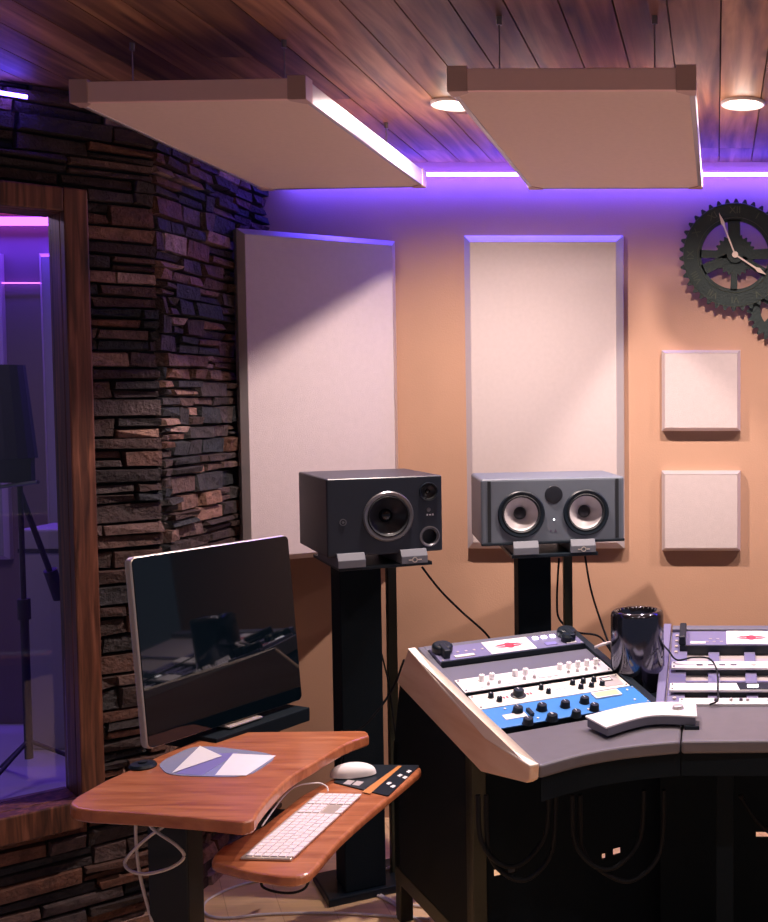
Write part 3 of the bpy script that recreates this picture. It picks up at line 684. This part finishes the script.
# row 1: black unit with white label
r1 = module('rack_unit', SW, .030, .518, .452, .556, M['purplegrey'], 'dark rack unit with white label and red mark on the wing rack', 'audio rack unit', th=.012)
MB().box((.168, .008, .012), (.322, .100, .0135)).build('label_plate', M['white'], r1)
winged_mark(r1, .245, .054, .10, .046, M['red']).location.z = .0138
MB().box((.052, .016, .012), (.115, .030, .015)).build('slot_light', M['cream'], r1)
for k in range(4): MB().box((.07+k*.027, .052, .012), (.078+k*.027, .060, .0135)).build('print_mark', M['alu'], r1)
for k in range(4): MB().box((.340+k*.031, .074, .012), (.356+k*.031, .088, .016)).build('lit_button', M['ledwhite'], r1)
MB().box((.36, .020, .012), (.40, .040, .014)).build('display', M['violet'], r1)
MB().box((.43, .012, .012), (.465, .024, .015)).build('slot_light', M['white'], r1)
MB().box((0, -.004, -.02), (.488, .004, .013)).build('front_lip', M['black'], r1)
for hx in (.018, .445):          # big black handle blocks
    hb = MB(); hb.lathe([(.030, 0), (.032, .004), (.032, .020), (.026, .026), (0, .026)], mtx=Matrix.Translation((hx+.012, .075, .012)) @ Matrix.Rotation(R(0), 4, 'X'), n=24)
    hb.box((hx-.002, .018, .012), (hx+.018, .075, .040)); hb.build('handle', M['black'], r1, bevel=.003)
hb = MB().lathe([(.020, 0), (.021, .018), (.015, .026), (0, .026)], n=24).build('large_knob', M['black'], r1, Matrix.Translation((.440, .035, .012)), smooth=True)

# row 2: white module
r2 = module('rack_unit', SW, .030, .517, .255, .340, M['white'], 'white rack unit with rows of white knobs on the wing rack', 'audio rack unit')
def put(e, pts, r, h, m, conv, **k):
    inv = e.matrix_world.inverted(); P = e.matrix_world.translation; n = e.matrix_world.to_3x3() @ Vector((0, 0, 1))
    for X, Y in pts:
        q = inv @ plane_hit(*conv(X, Y), P+n*.004, n); knob(e, q.x, q.y, r, h, m, **k)
bpy.context.view_layer.update()
for x in (.075, .107, .182, .216, .332, .363, .394, .426, .457): knob(r2, x, .060, .0095, .018, M['white'], lm=M['ink'])
for x in (.083, .118, .198, .231, .345, .376, .407, .438): knob(r2, x, .026, .0055, .009, M['alu'], lm=M['ink'])
MB().box((.246, .018, .004), (.318, .074, .007)).build('raised_plate', M['paper'], r2, bevel=.001)
for x in (.05, .14, .16, .27, .33): MB().box((x, .012, .004), (x+.012, .014, .0045)).build('print_mark', M['ink'], r2)
# row 3: cream module with black knobs and a small meter
r3 = module('rack_unit', SW, .030, .517, .142, .230, M['cream'], 'cream rack unit with small black knobs and a grey meter window', 'audio rack unit')
for x, y, r_ in ((.058, .060, .0085), (.072, .030, .0085), (.218, .062, .0075), (.228, .032, .0075)): knob(r3, x, y, r_, .014, M['black'])
knob(r3, .138, .046, .017, .020, M['black'], skirt=True)
for k in range(3): knob(r3, .322+k*.036, .062, .0085, .013, M['black']); knob(r3, .334+k*.036, .030, .0085, .013, M['black'])
MB().box((.412, .012, .004), (.474, .078, .0055)).build('grey_inset', M['alu'], r3)
MB().box((.418, .046, .0055), (.452, .072, .0075)).build('meter_window', M['ink'], r3)
MB().box((.421, .049, .0075), (.449, .064, .0080)).build('meter_scale', M['cream'], r3)
for x in (.09, .10, .165, .175, .26, .27, .285): MB().box((x, .040, .004), (x+.006, .052, .0045)).build('print_mark', M['red'] if x < .2 else M['alu'], r3)
# row 4: blue module
r4 = module('rack_unit', SW, .022, .524, .020, .138, M['blue'], 'blue rack unit with black knobs and a glowing yellow meter', 'audio rack unit')
bpy.context.view_layer.update()
put(r4, [(518, 515), (578, 582), (660, 500), (718, 560)], .0155, .018, M['black'], z1, skirt=False)
put(r4, [(148, 482), (262, 458), (75, 560), (213, 538), (320, 500)], .0145, .018, M['black'], z2)
MB().box((.052, .038, .004), (.118, .066, .006)).build('name_badge', M['white'], r4)
MB().box((.126, .034, .004), (.136, .070, .014)).build('toggle_switch', M['black'], r4)
MB().box((.352, .070, .004), (.440, .108, .009)).build('meter_window', M['white'], r4, bevel=.001)
MB().box((.358, .074, .009), (.434, .103, .0098)).build('meter_scale', M['yellow'], r4)
for x, y in ((.075, .10), (.30, .02), (.47, .095), (.46, .03), (.10, .018), (.14, .018)): MB().cyl((x, y, .004), (x, y, .007), .0035, n=10).build('indicator', M['white'], r4)
# middle rack modules
c1 = module('rack_unit', CW, .030, .53, .385, .500, M['purplegrey'], 'violet grey rack unit with white label at far right rack', 'audio rack unit', th=.010)
MB().box((.155, .010, .010), (.330, .112, .0125)).build('label_plate', M['white'], c1)
winged_mark(c1, .238, .058, .105, .040, M['red']).location.z = .0128
MB().box((.035, .012, .010), (.085, .028, .013)).build('slot_light', M['white'], c1)
for k in range(5): MB().box((.085+k*.012, .03+(k % 2)*.02, .010), (.095+k*.012, .034+(k % 2)*.02, .011)).build('print_mark', M['alu'], c1)
MB().box((0, -.004, -.02), (.5, .004, .011)).build('front_lip', M['black'], c1)
MB().box((-.002, .0, .010), (.020, .115, .042)).build('handle', M['black'], c1, bevel=.004)
c2 = module('rack_unit', CW, .008, .508, .226, .272, M['white'], 'thin white rack unit with four dark slots, right rack', 'audio rack unit', th=.008)
for k in range(4): MB().box((.080+k*.036, .016, .008), (.100+k*.036, .026, .0095)).build('slot', M['ink'], c2, bevel=.001)
knob(c2, .262, .022, .008, .006, M['white'], th=.008, line=False)
c3 = module('rack_unit', CW, .008, .508, .074, .122, M['white'], 'thin rack unit half white and half black, right rack', 'audio rack unit', th=.008)
MB().prism([(.215, .002, .008), (.236, .002, .008), (.49, .002, .008), (.49, .046, .008), (.205, .046, .008)], (0, 0, .001)).build('black_section', M['black'], c3)
MB().box((.238, .016, .009), (.272, .034, .0105)).build('display', M['ledwhite'], c3, bevel=.002)
c4 = module('rack_unit', CW, .040, .54, -.014, .024, M['white'], 'thin white rack unit with tiny studs, lowest in right rack', 'audio rack unit', th=.008, body=0)
for k, x in enumerate((.11, .155, .185, .205, .27)): knob(c4, x, .022, .0055, .007, M['alu'] if k % 2 else M['ink'], th=.008, line=False)

# monitor controller on the desktop -------------------------
e = empty('monitor_controller', (0, 0, 0), 0, 'white curved monitor controller with round knob on the desk', 'audio controller')
zt = .836
fl_, bl_, br_, fr_, mid, midb = [at(x, y, Z=zt) for x, y in ((606, 727), (585, 717), (696, 703), (697, 716), (650, 716.5), (640, 705.5))]
front = spline([fl_, mid+Vector((0, .012, 0)), fr_], 8); backp = spline([br_, midb+Vector((0, .012, 0)), bl_], 8)
c_ = (fl_+br_)/2; e.location = (c_.x, c_.y, .80)
loc = Vector((c_.x, c_.y, .80))
pts = [p-loc for p in front+backp]
mb = MB(); mb.prism([Vector((p.x, p.y, .030+(.0 if i < len(front) else .004))) for i, p in enumerate(pts)], (0, 0, .006)); mb.build('top_cover', M['white'], e, bevel=.002)
sh = [Vector((p.x*.97, p.y*.95, .008)) for p in pts]
MB().prism(sh, (0, 0, .024)).build('body', M['rackgrey'], e, bevel=.002)
for sx in (-1, 1): MB().box((sx*.11-.02, -.025, 0), (sx*.11+.02, .03, .010)).build('foot', M['black'], e)
kq = at(678, 708, Z=.84)-loc
knob(e, kq.x, kq.y, .017, .012, M['alu'], th=.037, line=False)

# cylinder computer ------------------------------------------
e = empty('cylinder_computer', (-.250, 3.612, .795), 0, 'shiny black cylindrical computer standing between the two racks', 'computer')
MB().lathe([(.079, 0), (.081, .006), (.084, .012), (.084, .236), (.081, .246), (.074, .251), (.066, .250), (.062, .243), (.060, .20), (0, .20)], n=64).build('housing', M['macblack'], e, smooth=True)
MB().lathe([(.060, .2005), (.02, .215), (0, .215)], n=32).build('fan', M['black'], e)
for k in range(24):
    t = 2*math.pi*k/24
    MB().box((.063, -.0012, .236), (.070, .0012, .2490), Matrix.Rotation(t, 4, 'Z')).build('vent_fin', M['silver'], e)
MB().box((-.012, -.085, .03), (.012, -.0825, .14)).build('port_panel', M['gloss'], e, Matrix.Rotation(R(100), 4, 'Z'))

# ============================================================= side table with keyboard tray
def outline(pts, Z): return [at(x, y, Z=Z) for x, y in pts]
TZ = .76
tb = empty('side_table', (-1.27, 2.95, 0), 0, 'small cherry wood computer table with concave front on black column', 'table'); tl0 = Vector((-1.27, 2.95, 0))
crv = spline(outline([(369, 735), (345, 744), (318, 760), (290, 777), (270, 797), (258, 812)], TZ), 4)
tip = spline(outline([(258, 812), (254, 819), (243, 822.5)], TZ), 3)[1:]
frt = outline([(200, 818), (140, 813), (92, 810.5)], TZ)
lft = spline(outline([(92, 810.5), (76, 808), (70, 803), (77, 796)], TZ), 3)[1:]
bck = outline([(104, 781), (140, 765), (158, 756), (213, 734), (219, 732)], TZ)
rt = spline(outline([(355, 730.5), (366, 731), (369, 735)], TZ), 3)[:-1]
poly = crv+tip+frt+lft+bck+rt
MB().prism([Vector((p.x, p.y, TZ-.032))-tl0 for p in poly], (0, 0, .032)).build('tabletop', M['table'], tb, bevel=.012, seg=4)
TR = .67
crv2 = spline(outline([(419, 772), (400, 788), (372, 811), (348, 832), (335, 845), (318, 865)], TR), 4)
t2 = spline(outline([(318, 865), (309, 873), (296, 877), (280, 877)], TR), 3)[1:]
f2 = outline([(250, 872), (222, 865)], TR); l2 = spline(outline([(222, 865), (212, 861), (214, 854), (222, 846)], TR), 3)[1:]
b2 = outline([(262, 826), (300, 796), (345, 771), (352, 768)], TR); r2_ = spline(outline([(352, 768), (412, 766), (421, 768), (419, 772)], TR), 3)[1:-1]
MB().prism([Vector((p.x, p.y, TR-.024))-tl0 for p in crv2+t2+f2+l2+b2+r2_], (0, 0, .024)).build('keyboard_tray', M['table'], tb, bevel=.009, seg=4)
colp = at(179, 870, Y=2.98); cxx = colp.x+1.27
MB().box((cxx-.052, -.03, .03), (cxx+.052, .06, TZ-.034)).build('column', M['black'], tb, bevel=.004)
MB().box((cxx-.20, -.30, 0), (cxx-.13, .32, .03)).box((cxx+.13, -.30, 0), (cxx+.20, .32, .03)).box((cxx-.2, -.03, 0), (cxx+.2, .06, .03)).build('floor_base', M['black'], tb, bevel=.004)
MB().box((cxx-.04, -.16, TZ-.075), (cxx+.26, .20, TZ-.032)).build('under_frame', M['black'], tb, bevel=.003)
mb = MB()
for i in range(4): mb.box((cxx+.12+i*.045, -.22, TZ-.070), (cxx+.14+i*.045, -.16, TZ-.05))
mb.box((cxx+.08, -.17, TZ-.07), (cxx+.26, -.155, TZ-.055)); mb.build('tray_rail', M['ring'], tb)
MB().prism([Vector((.155, -.28, TR-.026)), Vector((.40, .15, TR-.026)), Vector((.37, .17, TR-.026)), Vector((.125, -.26, TR-.026))], (0, 0, -.02)).build('tray_arm', M['black'], tb)
MB().box((cxx+.03, -.06, TR-.055), (.30, .0, TR-.026)).build('tray_bracket', M['black'], tb)

# display -----------------------------------------------------
dl = at(148, 760, Y=3.0); dr = at(302, 697, Y=3.51); zb = .785; dl.z = dr.z = 0; dd = dr-dl; dW = dd.length; da = math.atan2(dd.y, dd.x)
HH = .513
ds = empty('computer_display', (dl.x, dl.y, zb), da, 'large glossy black screen with silver rim at back edge of the wooden table', 'computer monitor')
LEAN = Matrix.Rotation(R(-5.0), 4, 'X')
def rrect(w0, w1, h0, h1, r, n=6):
    out = []
    for (cx, cz, a0) in ((w1-r, h1-r, 0), (w0+r, h1-r, 90), (w0+r, h0+r, 180), (w1-r, h0+r, 270)):
        for i in range(n+1): t = R(a0+90*i/n); out.append((cx+r*math.cos(t), cz+r*math.sin(t)))
    return out
MB().prism([(x, .0, z) for x, z in rrect(0, dW, 0, HH, .018)], (0, .027, 0)).build('aluminium_shell', M['silver'], ds, LEAN, bevel=.006, seg=3)
MB().prism([(x, .027, z) for x, z in rrect(dW*.2, dW*.8, HH*.15, HH*.85, .06)], (0, .014, 0)).build('back_bulge', M['silver'], ds, LEAN, bevel=.012, seg=3)
MB().prism([(x, -.003, z) for x, z in rrect(.003, dW-.003, .003, HH-.003, .015)], (0, .0035, 0)).build('screen', M['screen'], ds, LEAN)
b_ = MB(); b_.prism([(dW*.46, .055, .26), (dW*.46, .066, .26), (dW*.46, .150, -.004), (dW*.46, .140, -.006)], (dW*.22, 0, 0)); b_.build('stand_arm', M['silver'], ds, bevel=.002)
MB().box((dW*.46, -.02, -.009), (dW*.68, .155, -.003)).build('stand_foot', M['silver'], ds, bevel=.002)
sh_m = Matrix.Translation(dl-tl0) @ Matrix.Rotation(da, 4, 'Z')
MB().box((.18, -.05, TZ-.030), (dW-.02, .21, TZ+.012)).build('rear_shelf', M['blackmatte'], tb, sh_m, bevel=.003)
MB().box((.10, .02, TZ-.06), (dW-.10, .06, TZ-.030)).build('shelf_arm', M['blackmatte'], tb, sh_m, bevel=.002)
g_ = at(143, 767, Z=TZ)
tag(MB().lathe([(.032, 0), (.034, .004), (.030, .010), (.012, .012), (.012, .016), (0, .016)], mtx=Matrix.Translation((g_.x, g_.y, TZ)), n=28).build('cable_grommet', M['black'], smooth=True), 'round black grommet on the table at the screen corner', 'grommet')

# mat and paper -----------------------------------------------
def roundpoly(P, r=.25):
    out = []; n = len(P)
    for i in range(n):
        a, b, c = P[i-1], P[i], P[(i+1) % n]
        p1 = b+(a-b)*r; p2 = b+(c-b)*r
        for k in range(5): t = k/4; out.append(p1*(1-t)**2+b*2*t*(1-t)+p2*t*t)
    return out
ma = outline([(157, 764), (196, 745), (281, 755), (248, 778), (168, 776)], TZ)
mo = empty('document_sleeve', tuple(ma[0]), 0, 'clear plastic sleeve holding white and violet paper on the wooden table', 'document sleeve'); m0 = ma[0].copy()
MB().prism([p-m0 for p in roundpoly(ma, .3)], (0, 0, .002)).build('sleeve', M['sleeve'], mo)
def flat(pts, z, th, m, nme, par, org, Z): MB().prism([p-org+Vector((0, 0, z)) for p in outline(pts, Z)], (0, 0, th)).build(nme, m, par)
flat([(233, 754.5), (276, 756.5), (246, 776.5), (215, 776)], .002, .0008, M['paper'], 'white_sheet', mo, m0, TZ)
flat([(206, 755), (238, 753.5), (202, 776), (176, 774.5)], .002, .0006, M['violet'], 'violet_sheet', mo, m0, TZ)
# folded-up corner of white paper
P1, P2, P3 = at(172, 773, Z=TZ+.004), at(200, 746, Z=TZ+.012), at(222, 756, Z=TZ+.004)
MB().prism([P1-m0, P2-m0, P3-m0], (0, 0, .0008)).build('folded_sheet', M['white'], mo)

# keyboard ---------------------------------------------------
kc = outline([(236, 857), (317, 790), (366, 795), (292, 862)], TR+.006)
ka, kb_ = kc[0], kc[1]; kd = (kb_-ka).normalized(); KL = .430; kyaw = math.atan2(kd.y, kd.x)
kctr = (kc[0]+kc[1]+kc[2]+kc[3])/4
ke = empty('keyboard', (kctr.x, kctr.y, TR), kyaw, 'slim white computer keyboard on the lower wooden tray', 'keyboard')
MB().box((-KL/2, -.06, 0), (KL/2, .06, .007)).build('base', M['silver'], ke, bevel=.003)
mb = MB(); rows = [14, 14, 14, 13, 12, 9]
for r_ in range(6):
    y = .050-r_*.0192; n = 15; x = -KL/2+.006; wmain = .268
    kw = wmain/rows[r_]
    for i in range(rows[r_]): mb.box((x+i*kw+.0012, y-.0165, .007), (x+(i+1)*kw-.0012, y, .0095))
    for i in range(3): mb.box((x+.276+i*.0192, y-.0165, .007), (x+.276+i*.0192+.0165, y, .0095)) if r_ in (0, 1, 2, 5) else None
    for i in range(4): mb.box((x+.338+i*.0192, y-.0165, .007), (x+.338+i*.0192+.0165, y, .0095))
mb.build('keys', M['key'], ke)
# mouse mat and mouse
q = outline([(333, 783), (357, 765.5), (420, 766), (388, 797)], TR)
mm = empty('mouse_mat', tuple(q[0]), 0, 'dark mouse mat with orange stripe at right end of tray', 'mouse mat'); q0 = q[0].copy()
MB().prism([p-q0 for p in roundpoly(q, .05)], (0, 0, .003)).build('mat_sheet', M['black'], mm)
flat([(362, 793), (398, 767), (402, 767), (370, 795)], .003, .0005, M['orange'], 'orange_stripe', mm, q0, TR)
for (x, y) in ((386, 785), (390, 788), (397, 777), (402, 779), (406, 773)):
    flat([(x, y), (x+3, y-2), (x+6, y-1), (x+3, y+1)], .003, .0006, M['white'], 'print_mark', mm, q0, TR)
for (x, y) in ((343, 785), (352, 786)):
    flat([(x, y), (x+5, y-4), (x+12, y-3), (x+7, y+1)], .003, .0006, M['alu'], 'print_mark', mm, q0, TR)
mc = at(353, 775, Z=TR+.005)
b_ = bmesh.new(); bmesh.ops.create_uvsphere(b_, u_segments=32, v_segments=16, radius=1)
for v in b_.verts:
    z = v.co.z; v.co = Vector((v.co.x*.062, v.co.y*.033*(1-.08*v.co.x), (max(z, 0)**.8*.034 if z > 0 else z*.003)+.003))
bmesh.ops.recalc_face_normals(b_, faces=b_.faces)
mb = MB(); mb.bm.free(); mb.bm = b_; mo_ = mb.build('mouse', M['white'], smooth=True); mo_.location = (mc.x, mc.y, TR+.003); mo_.rotation_euler = (0, 0, R(12))
tag(mo_, 'white rounded computer mouse on the dark mat', 'mouse')

# ============================================================= cables
def cable(name, pts, r, m, label, grp=None):
    o = MB().tube(pts, r).build(name, m, smooth=True); tag(o, label, 'cable', grp); return o
def fl(x, y, z=.006): p = at(x, y, Z=z); return (p.x, p.y, z)
def hg(x, y, Y): p = at(x, y, Y=Y); return tuple(p)
cable('dangling_cable', [hg(136, 812, 2.93), hg(136, 840, 2.93), hg(139, 870, 2.93), hg(146, 900, 2.93), hg(152, 922, 2.92), hg(158, 960, 2.90)], .0042, M['cordwhite'], 'white cord hanging straight down from the table at left')
cable('dangling_cable', [hg(146, 812, 2.90), hg(152, 828, 2.90), hg(176, 845, 2.88), hg(184, 857, 2.88), hg(170, 868, 2.87), hg(145, 874, 2.87), hg(128, 869, 2.88), hg(127, 858, 2.89), hg(150, 836, 2.9), hg(182, 815, 2.92)], .0042, M['cordwhite'], 'white cord looped below the wooden table top')
cable('power_cable', [fl(430, 919), fl(400, 917), fl(340, 913), fl(270, 914), fl(225, 918), fl(205, 913), fl(208, 900), fl(240, 885), fl(285, 877), fl(340, 879), fl(370, 890), fl(400, 903), fl(440, 908)], .0045, M['cordwhite'], 'long white cord lying in a loop on the wood floor')
cable('power_cable', [fl(410, 864, .036), fl(388, 868, .036), fl(370, 875, .034), fl(367, 884, .006), fl(374, 893, .006), fl(392, 903, .006), fl(425, 925, .006)], .0045, M['cordwhite'], 'short white cord curving by the left speaker stand foot')
q = at(262, 872, Z=TR-.03)
cable('drooping_cable', [hg(266, 868, 2.55), hg(262, 886, 2.56), hg(285, 893, 2.56), hg(305, 888, 2.56), hg(311, 868, 2.56)], .003, M['cordblack'], 'thin black cord drooping under the keyboard tray')
cable('usb_cable', [hg(262, 826, 2.72), hg(290, 790, 2.93), hg(315, 783, 2.98), hg(326, 786, 2.98), hg(328, 791, 2.97)], .002, M['cordwhite'], 'thin white cord running behind the keyboard')
cable('audio_cable', [hg(422, 567, 3.95), hg(440, 590, 4.0), hg(462, 612, 4.05), hg(488, 636, 4.1), hg(500, 660, 4.12)], .004, M['cordblack'], 'black cord slanting down from the black speaker')
cable('audio_cable', [hg(585, 556, 4.2), hg(591, 590, 4.2), hg(602, 625, 4.2), hg(611, 650, 4.15), hg(618, 680, 4.1)], .004, M['cordblack'], 'black cord dropping from right side of the grey speaker')
cable('audio_cable', [hg(559, 558, 4.28), hg(557, 600, 4.3), hg(560, 620, 4.3), hg(577, 632, 4.3), hg(600, 637, 4.3), hg(616, 660, 4.2)], .004, M['cordblack'], 'black cord curving along the post of the grey speaker stand')
cable('signal_cable', [hg(404, 660, 3.72), hg(392, 690, 3.75), hg(370, 720, 3.72), hg(345, 745, 3.7), hg(335, 800, 3.7)], .004, M['cordblack'], 'black cord from the birch end panel down behind table')
cable('audio_cable', [hg(378, 640, 3.98), hg(388, 680, 3.98), hg(391, 700, 3.98), hg(396, 740, 3.98)], .003, M['cordblack'], 'black cord lying along the rear post of the left stand')
w = lambda x, y, z=.02: tuple(CW @ Vector((*slope(CW, x, y), z)))
cable('patch_cable', [w(*z3(0, 230), .03), w(*z3(85, 325), .03), w(*z3(150, 378), .02), w(*z3(260, 380), .03), w(*z3(370, 410), .04), w(*z3(420, 480), .035), w(*z3(428, 600), .03), w(*z3(425, 655), .02), w(*z3(370, 668), .012)], .003, M['cordblack'], 'black cord arching over the right rack units')
pw = at(604, 647, Z=.92)
cable('patch_cable', [(pw.x-.03, pw.y+.02, .915), (pw.x, pw.y, .93), (pw.x+.03, pw.y+.04, .925), (pw.x+.045, pw.y+.08, .90)], .005, M['cordwhite'], 'short white plug cord behind the wing rack corner')
for k, (x0_, y0_, x1_, y1_, yy) in enumerate(((478, 840, 545, 835, 3.08), (486, 852, 552, 850, 3.09), (572, 842, 640, 838, 3.14), (580, 850, 660, 852, 3.16), (740, 800, 800, 806, 3.38))):
    pts = [hg(x0_, 795, yy), hg(x0_+3, y0_, yy), hg((x0_*2+x1_)/3, y0_+24, yy), hg((x0_+2*x1_)/3, y1_+28, yy+.02), hg(x1_, y1_, yy+.05), hg(x1_+4, 790, yy+.05)]
    cable('tangled_cable', pts, .007, M['cordblack'], 'black cable drooping in the dark space below the desktop', 'black cables drooping under the desk')

# ============================================================= live-room contents, seen through the glass
lp = at(37, 253, Y=LY-.05); lb = at(37, 560, Y=LY-.05)
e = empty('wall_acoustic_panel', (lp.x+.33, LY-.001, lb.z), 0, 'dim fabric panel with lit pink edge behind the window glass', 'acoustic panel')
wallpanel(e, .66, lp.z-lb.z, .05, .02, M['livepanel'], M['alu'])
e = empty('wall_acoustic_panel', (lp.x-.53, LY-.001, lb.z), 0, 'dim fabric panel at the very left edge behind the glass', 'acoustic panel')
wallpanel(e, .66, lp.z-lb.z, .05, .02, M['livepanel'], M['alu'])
ms = at(30, 785, Z=.006); msY = ms.y
e = empty('microphone_stand', (ms.x, ms.y, .006), 0, 'dark tripod microphone stand with boom arm behind the glass', 'microphone stand')
def L_(x, y, dY=0): return at(x, y, Y=msY+dY)-Vector((ms.x, ms.y, .006))
top = L_(22, 482)
MB().cyl((0, 0, .12), (0, 0, .78), .017).build('lower_tube', M['livedark'], e)
MB().cyl((0, 0, .74), (0, 0, .83), .026).build('clutch', M['livedark'], e)
MB().cyl((0, 0, .78), (0, 0, top.z), .011).build('upper_tube', M['livedark'], e)
MB().cyl(L_(20, 492), L_(60, 598, .2), .012).cyl(L_(50, 570, .15), L_(60, 598, .2), .028).build('boom_arm', M['livedark'], e)
MB().cyl(L_(-8, 488), L_(38, 482, -.1), .008).build('cross_bar', M['ring'], e)
for k, t in enumerate((20, 140, 260)):
    MB().cyl((0, 0, .20), (.34*math.cos(R(t)), .34*math.sin(R(t)), .012), .009).build('leg', M['livedark'], e)
e = empty('microphone_shield', (ms.x-.12, ms.y, .006+top.z+.02), 0, 'dark tapered shield standing above the stand behind the glass', 'microphone shield')
b_ = bmesh.new(); n = 12; s0 = L_(29, 458).z-top.z-.02; s1 = L_(18, 365).z-top.z-.02; rings = []
for (zz, r_) in ((s0, .19), (s1, .15)):
    for rr_ in (r_, r_-.03): rings.append([b_.verts.new((rr_*math.cos(R(-100+200*i/n)), rr_*.7*math.sin(R(-100+200*i/n)), zz)) for i in range(n+1)])
for i in range(n):
    a_, b2_, c2_, d2_ = rings
    b_.faces.new((a_[i], a_[i+1], c2_[i+1], c2_[i])); b_.faces.new((b2_[i], d2_[i], d2_[i+1], b2_[i+1])); b_.faces.new((c2_[i], c2_[i+1], d2_[i+1], d2_[i])); b_.faces.new((a_[i], b2_[i], b2_[i+1], a_[i+1]))
for i in (0, n): b_.faces.new((rings[0][i], rings[1][i], rings[3][i], rings[2][i]))
mb = MB(); mb.bm.free(); mb.bm = b_; mb.build('curved_shell', M['livedark'], e)
MB().box((.0, -.015, -.022), (.18, .015, s0+.02)).build('shell_bracket', M['livedark'], e)
q = at(50, 527, Y=5.6); q2 = at(70, 557, Y=5.6)
e = empty('equipment_case', (q.x-.1, 5.5, .006), 0, 'dim violet case against the wall behind the glass', 'case')
MB().box((0, 0, 0), (.5, .3, q.z-.006)).build('case_body', M['livepanel'], e, bevel=.01)
MB().box((.0, -.004, q.z-.12), (.5, .002, q.z-.10)).build('lid_seam', M['livedark'], e)
# hung panel in the live room
a_ = at(0, 222, Z=2.45)
e = empty('ceiling_acoustic_panel', (-4.05, 4.75, 2.47), R(-20), 'dark panel hung from ceiling of the room behind the glass', 'acoustic panel')
MB().box((-.4, -.3, 0), (.42, .55, .05)).build('fabric_core', M['livedark'], e, bevel=.004)
for sx in (-.3, .3): MB().cyl((sx, .1, .048), (sx, .1, .18), .003, n=6).build('hanging_wire', M['wire'], e)

# ============================================================= world, camera, view
w = bpy.data.worlds.new('World'); bpy.context.scene.world = w; w.use_nodes = True
bg = w.node_tree.nodes['Background']; bg.inputs['Color'].default_value = (.44, .46, .62, 1); bg.inputs['Strength'].default_value = .24

cam = bpy.data.cameras.new('camera'); co = bpy.data.objects.new('camera', cam); C.objects.link(co); bpy.context.scene.camera = co
cam.sensor_fit = 'VERTICAL'; cam.sensor_height = 36; cam.lens = F_/922*36; cam.shift_x = -(716-384)/922; cam.clip_start = .05
co.location = (0, 0, EYE); co.rotation_euler = (R(90)-PIT, 0, 0)
vs = bpy.context.scene.view_settings; vs.view_transform = 'Standard'; vs.look = 'None'; vs.gamma = 1; vs.exposure = 0.0; vs.use_curve_mapping = False
